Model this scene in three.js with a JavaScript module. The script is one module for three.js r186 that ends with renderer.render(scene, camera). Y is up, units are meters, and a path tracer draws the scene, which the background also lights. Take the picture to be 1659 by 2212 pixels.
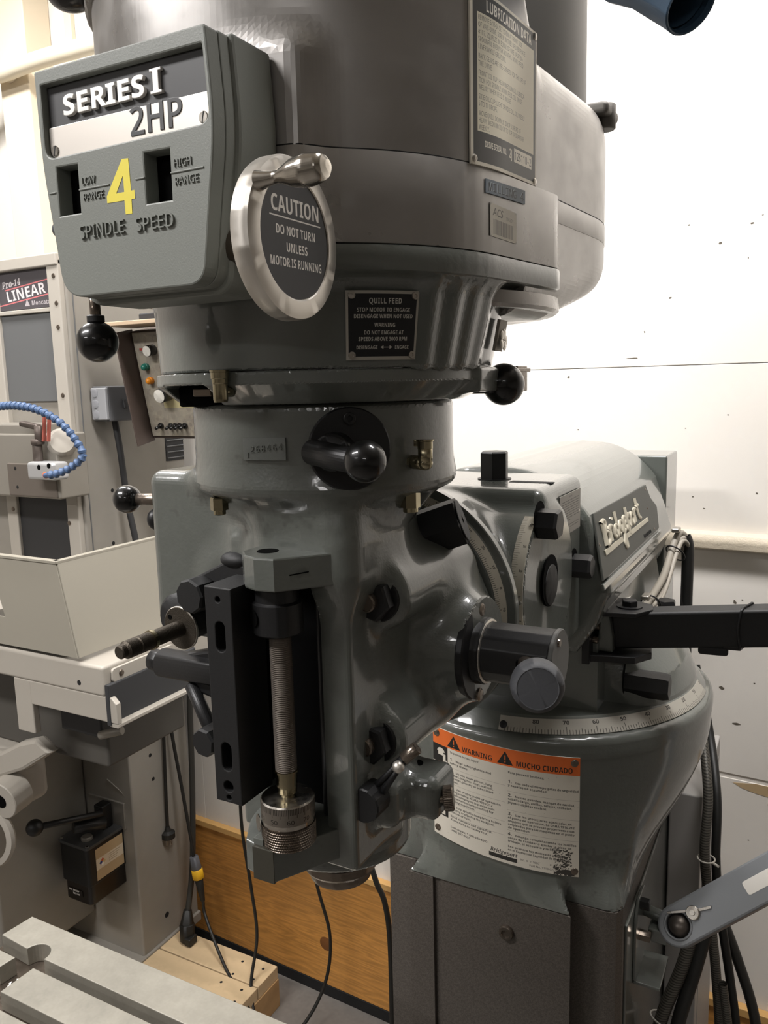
import * as THREE from 'three';
import { RoundedBoxGeometry } from 'three/addons/geometries/RoundedBoxGeometry.js';
import { TextGeometry } from 'three/addons/geometries/TextGeometry.js';
import { FontLoader } from 'three/addons/loaders/FontLoader.js';
import { mergeGeometries, toCreasedNormals } from 'three/addons/utils/BufferGeometryUtils.js';
import { RectAreaLightUniformsLib } from 'three/addons/lights/RectAreaLightUniformsLib.js';

// ---------------------------------------------------------------- camera, light, exposure
RectAreaLightUniformsLib.init();
const scene = new THREE.Scene();
const camera = new THREE.PerspectiveCamera(64.586, 1659 / 2212, 0.02, 30);
camera.position.set(0.37393, 1.75, 0.59169);
camera.up.set(-0.051886, 0.987461, -0.14909);
camera.lookAt(0.37393 - 0.46829, 1.75 - 0.155917, 0.59169 - 0.869709);
const renderer = new THREE.WebGLRenderer({ antialias: true });
renderer.toneMapping = THREE.LinearToneMapping;
renderer.toneMappingExposure = 1.6;
renderer.shadowMap.enabled = true;
scene.background = new THREE.Color(0x0a0a0a);
// twin-tube ceiling fixtures: [x, z, turned, brightness]
const FIXTURES = [[0.15, -0.45, 29], [-1.45, -0.42, 24], [-1.05, 1.15, 46], [-1.3, 3.5, 18], [1.7, 3.5, 9]];
const CEILING = 3.15;

// ---------------------------------------------------------------- small helpers
const V = (x, y, z) => new THREE.Vector3(x, y, z);
const PI = Math.PI, { sin, cos, abs, min, max, sqrt, hypot, floor, atan2 } = Math;
function rng(s) { return () => { s |= 0; s = s + 0x6D2B79F5 | 0; let t = Math.imul(s ^ s >>> 15, 1 | s); t = t + Math.imul(t ^ t >>> 7, 61 | t) ^ t; return ((t ^ t >>> 14) >>> 0) / 4294967296; }; }
const clamp = (x, a = 0, b = 1) => x < a ? a : x > b ? b : x;
const lerp = (a, b, t) => a + (b - a) * t;
const taken = {};
function numbered(n) { const k = taken[n] = (taken[n] ?? -1) + 1; return k ? n + '_' + String(k).padStart(3, '0') : n; }
function tag(o, label, category, group, kind) {
  if (label) o.userData.label = label;
  if (category) o.userData.category = category;
  if (group) o.userData.group = group;
  if (kind) o.userData.kind = kind;
  return o;
}
function thing(name, label, category, base, group) {
  const o = new THREE.Group(); o.name = numbered(name); o.position.set(...base); scene.add(o);
  return tag(o, label, category, group);
}
// geometry is given in world metres; a part is shifted back by the place of its thing
function part(t, name, geo, mat, label) {
  const m = new THREE.Mesh(geo, mat); m.name = name; m.castShadow = m.receiveShadow = true;
  if (t === scene) m.name = numbered(name);
  else if (t.isGroup && t.parent === scene) m.position.copy(t.position).negate();
  t.add(m);
  if (label) m.userData.label = label;
  return m;
}
const sub = part;
function struct(name, geo, mat, parent = scene) { const m = part(parent, name, geo, mat); m.name = name; if (parent === scene) m.userData.kind = 'structure'; return m; }

// texture coordinates in metres, across the axis a face looks along
function boxUV(g) {
  if (g.index) g = g.toNonIndexed();
  const p = g.attributes.position, n = p.count, uv = new Float32Array(n * 2), a = V(), b = V(), c = V();
  if (!g.attributes.normal) g.computeVertexNormals();
  for (let i = 0; i < n; i += 3) {
    a.fromBufferAttribute(p, i); b.fromBufferAttribute(p, i + 1).sub(a); c.fromBufferAttribute(p, i + 2).sub(a); b.cross(c);
    const x = abs(b.x), y = abs(b.y), z = abs(b.z);
    for (let k = 0; k < 3; k++) {
      a.fromBufferAttribute(p, i + k);
      const q = 2 * (i + k);
      if (x >= y && x >= z) { uv[q] = a.z; uv[q + 1] = a.y; } else if (y >= z) { uv[q] = a.x; uv[q + 1] = a.z; } else { uv[q] = a.x; uv[q + 1] = a.y; }
    }
  }
  const o = new THREE.BufferGeometry();
  o.setAttribute('position', p); o.setAttribute('normal', g.attributes.normal); o.setAttribute('uv', new THREE.BufferAttribute(uv, 2));
  return o;
}
const merge = (...gs) => mergeGeometries(gs.flat().map(boxUV), false);
// turns a geometry built along +y from the origin so that it starts at a and runs along d
function aim(g, a, d, up) {
  const q = new THREE.Quaternion();
  const y = V(...d).normalize();
  if (up) { let x = V(...up).cross(y).normalize(); const z = x.clone().cross(y).normalize(); x = y.clone().cross(z); q.setFromRotationMatrix(new THREE.Matrix4().makeBasis(x, y, z)); }
  else q.setFromUnitVectors(V(0, 1, 0), y);
  return g.applyMatrix4(new THREE.Matrix4().compose(V(...a), q, V(1, 1, 1)));
}
// profile [[radius, height], ...] spun about the line from a along d
function spin(profile, a, d = [0, 1, 0], seg = 40, crease = 0.6) {
  const g = new THREE.LatheGeometry(profile.map(([r, h]) => new THREE.Vector2(max(r, 1e-5), h)), seg);
  return boxUV(aim(toCreasedNormals(g.toNonIndexed(), crease), a, d));
}
// a rod with softly broken edges from a to b
function rod(a, b, r, r2 = r, seg = 28, e = 0.06) {
  const d = [b[0] - a[0], b[1] - a[1], b[2] - a[2]], L = hypot(...d), c = min(r, r2) * e * 2, k = min(c, L * .3);
  return spin([[0, 0], [r - c, 0], [r, k], [r2, L - k], [r2 - c, L], [0, L]], a, d, seg, 0.9);
}
function hexHead(a, d, r, len, turn = 0, cham = .12, sides = 6) {
  const h = len * cham * 1.2, m = V(...d).normalize();
  const g = new THREE.LatheGeometry([[1e-5, 0], [r, 0], [r, len - h * .7], [r * .9, len], [1e-5, len]].map(([x, y]) => new THREE.Vector2(x, y)), sides);
  g.rotateY(turn);
  return boxUV(aim(toCreasedNormals(g.toNonIndexed(), .3), a, [m.x, m.y, m.z]));
}
function ball(c, r, sx = 1, sy = 1, sz = 1, w = 40) { const g = new THREE.SphereGeometry(r, w, w * .7 | 0); g.scale(sx, sy, sz); g.translate(...c); return boxUV(g); }
function box(lo, hi, r = 0.001, seg = 2) {
  const s = [0, 1, 2].map(i => abs(hi[i] - lo[i])), rr = min(r, min(...s) * .49);
  const g = rr > 0 ? new RoundedBoxGeometry(...s, seg, rr) : new THREE.BoxGeometry(...s);
  g.translate((lo[0] + hi[0]) / 2, (lo[1] + hi[1]) / 2, (lo[2] + hi[2]) / 2);
  return boxUV(g);
}
// a box of size s about c whose own axes are turned by Euler angles
function tbox(c, s, rot, r = .001) { const g = new RoundedBoxGeometry(...s, 2, min(r, min(...s) * .49)); g.applyMatrix4(new THREE.Matrix4().compose(V(...c), new THREE.Quaternion().setFromEuler(new THREE.Euler(...rot, 'YXZ')), V(1, 1, 1))); return boxUV(g); }
function tube(pts, r, seg = 10, n = pts.length * 8, tension = .5) { return boxUV(new THREE.TubeGeometry(new THREE.CatmullRomCurve3(pts.map(p => V(...p)), false, 'catmullrom', tension), n, r, seg, false)); }
// outline pts [[u, v], ...] in the plane o + u*ux + v*uy, thickened along ux x uy
function slab(pts, o, ux, uy, depth, bevel = 0.0008, holes = [], r = 0) {
  const s = new THREE.Shape();
  const loop = (sh, P, rr) => {
    const n = P.length;
    P.forEach((p, i) => {
      const q = P[(i + n - 1) % n], w = P[(i + 1) % n], R = p[2] ?? rr;
      if (R > 0) {
        const a = hypot(q[0] - p[0], q[1] - p[1]), b = hypot(w[0] - p[0], w[1] - p[1]), k = min(R, a * .49, b * .49);
        const s1 = [p[0] + (q[0] - p[0]) / a * k, p[1] + (q[1] - p[1]) / a * k], s2 = [p[0] + (w[0] - p[0]) / b * k, p[1] + (w[1] - p[1]) / b * k];
        i ? sh.lineTo(...s1) : sh.moveTo(...s1); sh.quadraticCurveTo(p[0], p[1], ...s2);
      } else i ? sh.lineTo(p[0], p[1]) : sh.moveTo(p[0], p[1]);
    });
    sh.closePath(); return sh;
  };
  loop(s, pts, r);
  for (const h of holes) s.holes.push(loop(new THREE.Path(), h.pts ?? h, h.r ?? 0));
  const g = new THREE.ExtrudeGeometry(s, { depth: depth - 2 * bevel, bevelEnabled: bevel > 0, bevelSize: bevel, bevelThickness: bevel, bevelOffset: -bevel, bevelSegments: 2, curveSegments: 8 });
  g.translate(0, 0, bevel);
  const x = V(...ux).normalize(), y = V(...uy).normalize(), z = x.clone().cross(y);
  return boxUV(g.applyMatrix4(new THREE.Matrix4().makeBasis(x, y, z).setPosition(...o)));
}
const circle = (cx, cy, r, n = 28, ry = r) => Array.from({ length: n }, (_, i) => [cx + r * cos(i / n * 2 * PI), cy + ry * sin(i / n * 2 * PI)]);
// a sheet f(u, v) -> [point, normal] with thickness, its print (0..1 uv) on the outer face
function sheet(f, nu, nv, thick) {
  const pos = [], nor = [], uv = [], P = [], N = [];
  for (let j = 0; j <= nv; j++) for (let i = 0; i <= nu; i++) { const [p, n] = f(i / nu, j / nv); P.push(p); N.push(n); }
  const out = k => P[k].clone().addScaledVector(N[k], thick), at = (i, j) => j * (nu + 1) + i;
  const tri = (a, b, c, na, nb, nc, ua, ub, uc) => { pos.push(...a, ...b, ...c); nor.push(...na, ...nb, ...nc); uv.push(...ua, ...ub, ...uc); };
  for (let j = 0; j < nv; j++) for (let i = 0; i < nu; i++) {
    const k = [at(i, j), at(i + 1, j), at(i + 1, j + 1), at(i, j + 1)], u = [[i / nu, j / nv], [(i + 1) / nu, j / nv], [(i + 1) / nu, (j + 1) / nv], [i / nu, (j + 1) / nv]];
    for (let [a, b, c] of [[0, 1, 2], [0, 2, 3]]) { if (out(k[b]).sub(out(k[a])).cross(out(k[c]).sub(out(k[a]))).dot(N[k[a]]) < 0) [b, c] = [c, b]; tri(out(k[a]), out(k[b]), out(k[c]), N[k[a]], N[k[b]], N[k[c]], u[a], u[b], u[c]); }
  }
  const edge = (a, b) => { const A = P[a], B = P[b], A2 = out(a), B2 = out(b), n = B.clone().sub(A).cross(A2.clone().sub(A)).normalize(), z = [.002, .002]; tri(A, B, B2, n, n, n, z, z, z); tri(A, B2, A2, n, n, n, z, z, z); };
  for (let i = 0; i < nu; i++) { edge(at(i, 0), at(i + 1, 0)); edge(at(i + 1, nv), at(i, nv)); }
  for (let j = 0; j < nv; j++) { edge(at(nu, j), at(nu, j + 1)); edge(at(0, j + 1), at(0, j)); }
  const g = new THREE.BufferGeometry(); 
  g.setAttribute('position', new THREE.BufferAttribute(new Float32Array(pos), 3)); g.setAttribute('normal', new THREE.BufferAttribute(new Float32Array(nor), 3)); g.setAttribute('uv', new THREE.BufferAttribute(new Float32Array(uv), 2));
  return g;
}
// flat rectangular print: o is the lower left corner
function flatSheet(o, ux, uy, w, h, thick) { const x = V(...ux).normalize(), y = V(...uy).normalize(), n = x.clone().cross(y).normalize(); return sheet((u, v) => [V(...o).addScaledVector(x, u * w).addScaledVector(y, v * h), n], 1, 1, thick); }
// print wrapped on a vertical cylinder about (cx, cz); angles measured from +z towards +x
function wrapSheet(cx, cz, r0, a0, a1, y0, y1, thick, n = 16, r1 = r0) { return sheet((u, v) => { const a = lerp(a0, a1, u), r = lerp(r0, r1, v); return [V(cx + r * sin(a), lerp(y0, y1, v), cz + r * cos(a)), V(sin(a), (r0 - r1) / (y1 - y0), cos(a)).normalize()]; }, n, 2, thick); }

// ---------------------------------------------------------------- solid castings from distance fields
const smin = (a, b, k) => { const h = max(k - abs(a - b), 0) / k; return min(a, b) - h * h * k * .25; };
const smax = (a, b, k) => -smin(-a, -b, k);
const dBox = (x, y, z, cx, cy, cz, hx, hy, hz, r) => { const a = abs(x - cx) - hx + r, b = abs(y - cy) - hy + r, c = abs(z - cz) - hz + r; return hypot(max(a, 0), max(b, 0), max(c, 0)) + min(max(a, b, c), 0) - r; };
const dDisc = (rad, h, R, h0, h1, e) => { const a = rad - R + e, b = abs(h - (h0 + h1) / 2) - (h1 - h0) / 2 + e; return hypot(max(a, 0), max(b, 0)) + min(max(a, b), 0) - e; };
const dCap = (x, y, z, a, b, ra, rb) => { const bx = b[0] - a[0], by = b[1] - a[1], bz = b[2] - a[2], px = x - a[0], py = y - a[1], pz = z - a[2], t = clamp((px * bx + py * by + pz * bz) / (bx * bx + by * by + bz * bz)); return hypot(px - bx * t, py - by * t, pz - bz * t) - lerp(ra, rb, t); };
// convex outline in plan, signed distance (counter-clockwise or clockwise)
function dPoly(P) {
  const n = P.length;
  return (x, z) => {
    let d = 1e9, s = 1;
    for (let i = 0, j = n - 1; i < n; j = i++) {
      const ex = P[j][0] - P[i][0], ez = P[j][1] - P[i][1], wx = x - P[i][0], wz = z - P[i][1], t = clamp((wx * ex + wz * ez) / (ex * ex + ez * ez));
      d = min(d, (wx - ex * t) ** 2 + (wz - ez * t) ** 2);
      const c1 = z >= P[i][1], c2 = z < P[j][1], c3 = ex * wz > ez * wx;
      if ((c1 && c2 && c3) || (!c1 && !c2 && !c3)) s = -s;
    }
    return s * sqrt(d);
  };
}
const slabOf = (d2, y, y0, y1, e) => { const a = d2 + e, b = abs(y - (y0 + y1) / 2) - (y1 - y0) / 2 + e; return hypot(max(a, 0), max(b, 0)) + min(max(a, b), 0) - e; };
function solid(f, lo, hi, h) {
  const n = [0, 1, 2].map(i => Math.ceil((hi[i] - lo[i]) / h)), [nx, ny, nz] = n, sx = 1, sy = nx + 1, sz = (nx + 1) * (ny + 1), F = new Float32Array(sz * (nz + 1)).fill(1), B = 8, R = B * h * .5 * 1.7321 * 1.25 + h;
  const todo = [];
  for (let k = 0; k <= nz; k += B) for (let j = 0; j <= ny; j += B) for (let i = 0; i <= nx; i += B) {
    const d = f(lo[0] + (i + B / 2) * h, lo[1] + (j + B / 2) * h, lo[2] + (k + B / 2) * h);
    if (abs(d) < R) todo.push([i, j, k]);
    else if (d < 0) for (let c = k; c <= min(k + B, nz); c++) for (let b = j; b <= min(j + B, ny); b++) for (let a = i; a <= min(i + B, nx); a++) F[a + b * sy + c * sz] = -1;
  }
  for (const [i, j, k] of todo) for (let c = k; c <= min(k + B, nz); c++) for (let b = j; b <= min(j + B, ny); b++) for (let a = i; a <= min(i + B, nx); a++) F[a + b * sy + c * sz] = f(lo[0] + a * h, lo[1] + b * h, lo[2] + c * h);
  const idx = new Map(), P = [], N = [], E = h * .25, co = [[0, 1], [2, 3], [4, 5], [6, 7], [0, 2], [1, 3], [4, 6], [5, 7], [0, 4], [1, 5], [2, 6], [3, 7]];
  const grad = (x, y, z) => { const a = f(x + E, y, z) - f(x - E, y, z), b = f(x, y + E, z) - f(x, y - E, z), c = f(x, y, z + E) - f(x, y, z - E), l = hypot(a, b, c) || 1; return [a / l, b / l, c / l]; };
  const v8 = new Float64Array(8);
  for (const [bi, bj, bk] of todo) for (let k = bk; k < min(bk + B, nz); k++) for (let j = bj; j < min(bj + B, ny); j++) for (let i = bi; i < min(bi + B, nx); i++) {
    const o = i + j * sy + k * sz; let m = 0;
    for (let q = 0; q < 8; q++) { v8[q] = F[o + (q & 1) + (q >> 1 & 1) * sy + (q >> 2) * sz]; if (v8[q] < 0) m |= 1 << q; }
    if (m === 0 || m === 255) continue;
    let x = 0, y = 0, z = 0, w = 0;
    for (const [a, b] of co) if ((v8[a] < 0) !== (v8[b] < 0)) { const t = v8[a] / (v8[a] - v8[b]); x += lerp(a & 1, b & 1, t); y += lerp(a >> 1 & 1, b >> 1 & 1, t); z += lerp(a >> 2, b >> 2, t); w++; }
    x = lo[0] + (i + x / w) * h; y = lo[1] + (j + y / w) * h; z = lo[2] + (k + z / w) * h;
    let g;
    for (let s = 0; s < 3; s++) { g = grad(x, y, z); const d = clamp(f(x, y, z), -h * .5, h * .5); x -= g[0] * d; y -= g[1] * d; z -= g[2] * d; }
    idx.set(o, P.length / 3); P.push(x, y, z); g = grad(x, y, z); N.push(...g);
  }
  const pos = [], nor = [], A = V(), Bv = V(), Cv = V();
  const tri = (a, b, c) => {
    A.fromArray(P, a * 3); Bv.fromArray(P, b * 3); Cv.fromArray(P, c * 3);
    const fx = (Bv.y - A.y) * (Cv.z - A.z) - (Bv.z - A.z) * (Cv.y - A.y), fy = (Bv.z - A.z) * (Cv.x - A.x) - (Bv.x - A.x) * (Cv.z - A.z), fz = (Bv.x - A.x) * (Cv.y - A.y) - (Bv.y - A.y) * (Cv.x - A.x), l = hypot(fx, fy, fz);
    if (l < 1e-14) return;
    for (const v of [a, b, c]) { pos.push(P[v * 3], P[v * 3 + 1], P[v * 3 + 2]); const d = (N[v * 3] * fx + N[v * 3 + 1] * fy + N[v * 3 + 2] * fz) / l; if (d < .72) nor.push(fx / l, fy / l, fz / l); else nor.push(N[v * 3], N[v * 3 + 1], N[v * 3 + 2]); }
  };
  const quad = (a, b, c, d, flip) => { a = idx.get(a); b = idx.get(b); c = idx.get(c); d = idx.get(d); if (a === undefined || b === undefined || c === undefined || d === undefined) return; if (flip) { tri(a, c, b); tri(a, d, c); } else { tri(a, b, c); tri(a, c, d); } };
  for (const o of idx.keys()) {
    const s0 = F[o] < 0;
    if ((F[o + 1] < 0) !== s0) quad(o, o - sy, o - sy - sz, o - sz, s0);
    if ((F[o + sy] < 0) !== s0) quad(o, o - sz, o - sz - 1, o - 1, s0);
    if ((F[o + sz] < 0) !== s0) quad(o, o - 1, o - 1 - sy, o - sy, s0);
  }
  const g = new THREE.BufferGeometry();
  g.setAttribute('position', new THREE.BufferAttribute(new Float32Array(pos), 3)); g.setAttribute('normal', new THREE.BufferAttribute(new Float32Array(nor), 3));
  return boxUV(g);
}
// ---------------------------------------------------------------- materials
function noiseField(n, cells, seed) { const r = rng(seed), g = Array.from({ length: cells * cells }, r), o = new Float32Array(n * n); for (let j = 0; j < n; j++) for (let i = 0; i < n; i++) { const x = i / n * cells, y = j / n * cells, a = floor(x), b = floor(y), u = x - a, v = y - b, s = u * u * (3 - 2 * u), t = v * v * (3 - 2 * v), G = (p, q) => g[(q % cells) * cells + p % cells]; o[j * n + i] = lerp(lerp(G(a, b), G(a + 1, b), s), lerp(G(a, b + 1), G(a + 1, b + 1), s), t); } return o; }
function fractal(n, list, seed) { const o = new Float32Array(n * n); let w = 0; list.forEach(([c, a], k) => { const f = noiseField(n, c, seed + k * 7); w += a; for (let i = 0; i < o.length; i++) o[i] += f[i] * a; }); for (let i = 0; i < o.length; i++) o[i] /= w; return o; }
// a repeating texture of f(i, j, noise value) -> [r, g, b] in 0..255, `size` metres across
function pattern(n, size, list, seed, f, srgb = true) {
  const a = fractal(n, list, seed), d = new Uint8Array(n * n * 4);
  for (let k = 0; k < n * n; k++) { const c = f(a[k], k % n, floor(k / n)); d[k * 4] = c[0]; d[k * 4 + 1] = c[1]; d[k * 4 + 2] = c[2]; d[k * 4 + 3] = 255; }
  const t = new THREE.DataTexture(d, n, n); t.wrapS = t.wrapT = THREE.RepeatWrapping; t.magFilter = t.minFilter = THREE.LinearFilter; t.repeat.set(1 / size, 1 / size); if (srgb) t.colorSpace = THREE.SRGBColorSpace; t.needsUpdate = true; return t;
}
function print(w, h, draw) { const c = document.createElement('canvas'); c.width = w; c.height = h; const x = c.getContext('2d'); draw(x, w, h); const t = new THREE.CanvasTexture(c); t.colorSpace = THREE.SRGBColorSpace; t.anisotropy = 8; return t; }
const grey = v => { v = clamp(v) * 255; return [v, v, v]; };
const S = (p) => new THREE.MeshStandardMaterial(p), Ph = (p) => new THREE.MeshPhysicalMaterial(p);
const smudge = pattern(256, .22, [[4, 1], [9, .8], [21, .6], [60, .3]], 3, a => grey(.28 + .5 * a), false);
const smudge2 = pattern(256, .16, [[5, 1], [16, .8], [40, .7]], 17, a => grey(.15 + .75 * a), false);
const orange = pattern(256, .06, [[24, 1], [60, .6]], 5, a => grey(a), false);
const castBump = pattern(256, .10, [[14, 1], [40, .8], [100, .6]], 8, a => grey(a), false);
const grain = pattern(256, .03, [[40, 1], [110, .7]], 9, a => grey(a), false);
const paintCol = pattern(512, .45, [[3, 1], [8, .7], [30, .5], [90, .4]], 11, a => { const v = .97 + .08 * (a - .5); return [93 * v, 97 * v, 92 * v]; });
const paintDirt = pattern(512, .30, [[3, 1], [8, .9], [26, .8], [80, .9]], 23, a => { const k = clamp((a - .64) * 8), v = .96 + .1 * (a - .5); return [lerp(89 * v, 56, k * .45), lerp(92 * v, 56, k * .45), lerp(87 * v, 52, k * .45)]; });
const alumCol = pattern(512, .5, [[3, 1], [7, .8], [24, .5], [90, .25]], 31, a => { const v = .96 + .16 * (a - .5); return [160 * v, 157 * v, 154 * v]; });
const M = {
  paint: Ph({ map: paintCol, roughness: .36, bumpMap: orange, bumpScale: .0001, clearcoat: 1, clearcoatRoughness: .07 }),
  paintWorn: Ph({ map: paintDirt, roughness: .38, bumpMap: castBump, bumpScale: .00022, clearcoat: .9, clearcoatRoughness: .1 }),
  panel: S({ color: 0x777a74, roughness: .5, bumpMap: grain, bumpScale: .00005 }),
  panelDark: S({ color: 0x3c3c3d, roughness: .5 }),
  alum: S({ map: alumCol, metalness: .66, roughnessMap: smudge, roughness: .66 }),
  alumCast: S({ map: alumCol, metalness: .85, roughness: .55, roughnessMap: smudge2 }),
  steel: S({ color: 0xb9b4ac, metalness: 1, roughness: .62, roughnessMap: smudge2 }),
  chrome: S({ color: 0xcfcac2, metalness: .9, roughness: .78, roughnessMap: smudge }),
  plateMetal: S({ color: 0xd8d2ca, metalness: .75, roughness: .42 }),
  letter: S({ color: 0xeeebe6, metalness: .35, roughness: .4 }),
  blackOx: S({ color: 0x1d1d1e, metalness: .3, roughness: .42, bumpMap: grain, bumpScale: .00004 }),
  blackMatte: S({ color: 0x0c0c0d, roughness: .6, bumpMap: grain, bumpScale: .00006 }),
  bakelite: Ph({ color: 0x060606, roughness: .35, specularIntensity: .4, clearcoat: .7, clearcoatRoughness: .03 }),
  rubberGrey: S({ color: 0x36373a, roughness: .6, bumpMap: grain, bumpScale: .00005 }),
  brass: S({ color: 0xa39a80, metalness: 1, roughness: .35, roughnessMap: smudge2 }),
  oilSteel: S({ color: 0x746a60, metalness: .8, roughness: .5, roughnessMap: smudge2 }),
  dark: S({ color: 0x0a0a0a, roughness: .8 }),
  hole: Ph({ color: 0x040404, roughness: .9, specularIntensity: .15 }),
  yellow: S({ color: 0xe3d34b, roughness: .5 }),
};
const ribbed = pattern(256, .05, [[40, 1], [90, .6]], 41, a => { const v = .8 + .4 * a; return [88 * v, 82 * v, 76 * v]; });
M.wayIron = S({ map: ribbed, metalness: .35, roughness: .55, bumpMap: grain, bumpScale: .0001 });
const fonts = {}; for (const [k, f] of [['bold', 'droid_sans_bold'], ['sans', 'droid_sans_regular'], ['serif', 'droid_serif_bold']]) fonts[k] = await new FontLoader().loadAsync(`fonts/droid/${f}.typeface.json`);
// raised lettering filling the box w x h whose lower left corner is o, in the plane of ux and uy
function raised(str, font, o, ux, uy, w, h, depth, bevel = 0) {
  const g = new TextGeometry(str, { font: fonts[font], size: 1, depth: 1, curveSegments: 3, bevelEnabled: bevel > 0, bevelSize: bevel, bevelThickness: bevel * 3, bevelSegments: 1 });
  g.computeBoundingBox(); const b = g.boundingBox;
  g.translate(-b.min.x, -b.min.y, -b.min.z); g.scale(w / (b.max.x - b.min.x), h / (b.max.y - b.min.y), depth / (b.max.z - b.min.z));
  const x = V(...ux).normalize(), y = V(...uy).normalize();
  return boxUV(g.applyMatrix4(new THREE.Matrix4().makeBasis(x, y, x.clone().cross(y)).setPosition(...o)));
}
const dome = (c, d, r, h = r * .55) => spin([[r, -.0005], [r, h * .15], [r * .85, h * .6], [r * .5, h * .92], [0, h]], c, d, 20, 1.2);
// slotted screw head: returns [head, slot]
function slotted(p, c, d, r, h, turn, mat, slotMat = M.hole, name = 'screw') {
  const s = sub(p, name, spin([[0, -.001], [r, -.001], [r, h * .7], [r * .88, h], [0, h]], c, d, 24, .5), mat);
  return s;
}
function slotBar(c, d, up, len, w, t) { const g = new THREE.BoxGeometry(w, t, len); return boxUV(aim(g, c, d, up)); }
// ---------------------------------------------------------------- the vertical milling machine
const mill = thing('milling_machine', 'grey vertical milling machine with polished belt housing, round warning dial and dovetailed column', 'milling machine', [0, 0, -.6]);

// plan of the belt housing: round nose about the spindle, widening back to the motor (an uneven capsule)
const ucap = (rf, rb, L) => { const b = (rf - rb) / L, a = sqrt(1 - b * b); return (x, z) => { x = abs(x); const y = -z, k = -b * x + a * y; return k < 0 ? hypot(x, y) - rf : k > a * L ? hypot(x, y - L) - rb : x * a + y * b - rf; }; };
const planUp = ucap(.1655, .183, .2);
const bossPlan = (x, y, z, y0, y1) => dBox(x, y, z, 0, (y0 + y1) / 2, .09, .0855, (y1 - y0) / 2, .063, .008);
// plan outline of a star-shaped field, as points for slab() in the (x, -z) plane
const outline = (f, cz, n = 260) => { const P = []; for (let i = 0; i < n; i++) { const t = i / n * 2 * PI, dx = sin(t), dz = cos(t); let a = .01, b = .5; for (let k = 0; k < 34; k++) { const m = (a + b) / 2; if (f(m * dx, cz + m * dz) > 0) b = m; else a = m; } P.push([a * dx, -(cz + a * dz)]); } return P.reverse(); };
const hoop = (P, y0, y1, bevel) => { const g = toCreasedNormals(slab(P, [0, y0, 0], [1, 0, 0], [0, 0, -1], y1 - y0, bevel), .5); return boxUV(g); };
const bossFar = (x, z) => dBox(x, 0, z, 0, 0, .09, .0855, 1, .063, .008);
const upperHousing = merge(solid((x, y, z) => {
  let d = slabOf(planUp(x, z), y, 1.886, 2.15, .0015);
  // the tower steps down to the motor shelf behind
  const shelf = 1.999 + .12 * clamp((z + .062) / .062) ** 1.5 + .25 * clamp((z + .015) / .05);
  d = smax(d, (y - shelf) * .6, .02);
  return smin(d, bossPlan(x, y, z, 1.886, 1.957), .02);
}, [-.2, 1.875, -.40], [.2, 2.17, .18], .004));
const partingShade = hoop(outline((x, z) => smin(planUp(x, z), bossFar(x, z), .02) - .00025, -.09), 1.8955, 1.8968, .0003);  // dark hoop standing in for the shade of the parting groove
const bandPlan = dPoly((() => { const P = [], n = 60, r = .028, c = [.151, -.074], L = hypot(...c), al = atan2(c[0], c[1]), be = Math.acos((.1658 - r) / L), t = al - be; for (let i = 0; i <= n; i++) { const a = -t + 2 * t * i / n; P.push([.1658 * sin(a), .1658 * cos(a)]); } for (let i = 0; i <= 14; i++) { const a = lerp(t, PI, i / 14); P.push([c[0] + r * sin(a), c[1] + r * cos(a)]); } for (let i = 0; i <= 14; i++) { const a = lerp(-PI, -t, i / 14); P.push([-c[0] + r * sin(a), c[1] + r * cos(a)]); } return P; })());
const lowerHousing = merge(solid((x, y, z) => {
  // the belt pan behind, its floor rising to the rear edge
  let pan = slabOf(planUp(x, z), y, 1.78, 1.892, .001);
  pan = smax(pan, (1.80 + max(0, -z - .10) * .24 - y) * .92, .03);
  return max(pan, z + .03);
}, [-.2, 1.77, -.40], [.2, 1.905, .18], .0035), hoop(outline((x, z) => smin(bandPlan(x, z), bossFar(x, z), .02) - .0005, 0), 1.8394, 1.8959, .0006), hoop(outline((x, z) => max(planUp(x, z), z + .03) - .0005, -.2), 1.878, 1.8959, .0006));
part(mill, 'upper_belt_housing', upperHousing, M.alum);
part(mill, 'lower_belt_housing', lowerHousing, M.alum);
part(mill, 'parting_shade', partingShade, M.dark);
// raised rib around the tower
part(mill, 'tower_rib', solid((x, y, z) => { const d = max(abs(planUp(x, z) - .001) - .0035, abs(y - 2.033 + .02 * z) - .005); return max(d, -z - .02); }, [-.18, 2.0, -.03], [.18, 2.06, .18], .0025), M.alum);

const gearHousing = solid((x, y, z) => {
  const t = (y - 1.762) / .06, c = lerp(.006, .014, t), r = hypot(x - c * .55, z + c * .5), R = lerp(.1375, .146, t);
  let d = slabOf((r - R) * .97, y, 1.7615, 1.83, .002);
  for (const [a, w] of [[1.10, .003], [1.24, .004], [1.38, .004], [1.50, .004]]) d = smin(d, dCap(x, y, z, [.137 * sin(a), 1.765, .137 * cos(a)], [.151 * sin(a), 1.83, .151 * cos(a)], w, w + .005), .012);
  const fl = slabOf(bandPlan(x, z) - .0005, y, 1.8235, 1.8365, .004);
  return smin(d, fl, .016);
}, [-.2, 1.755, -.15], [.2, 1.845, .19], .0024);
part(mill, 'gear_housing', merge(gearHousing, hoop(outline((x, z) => bandPlan(x, z) - .0024, 0), 1.8222, 1.8389, .0022)), M.paint);

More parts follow.
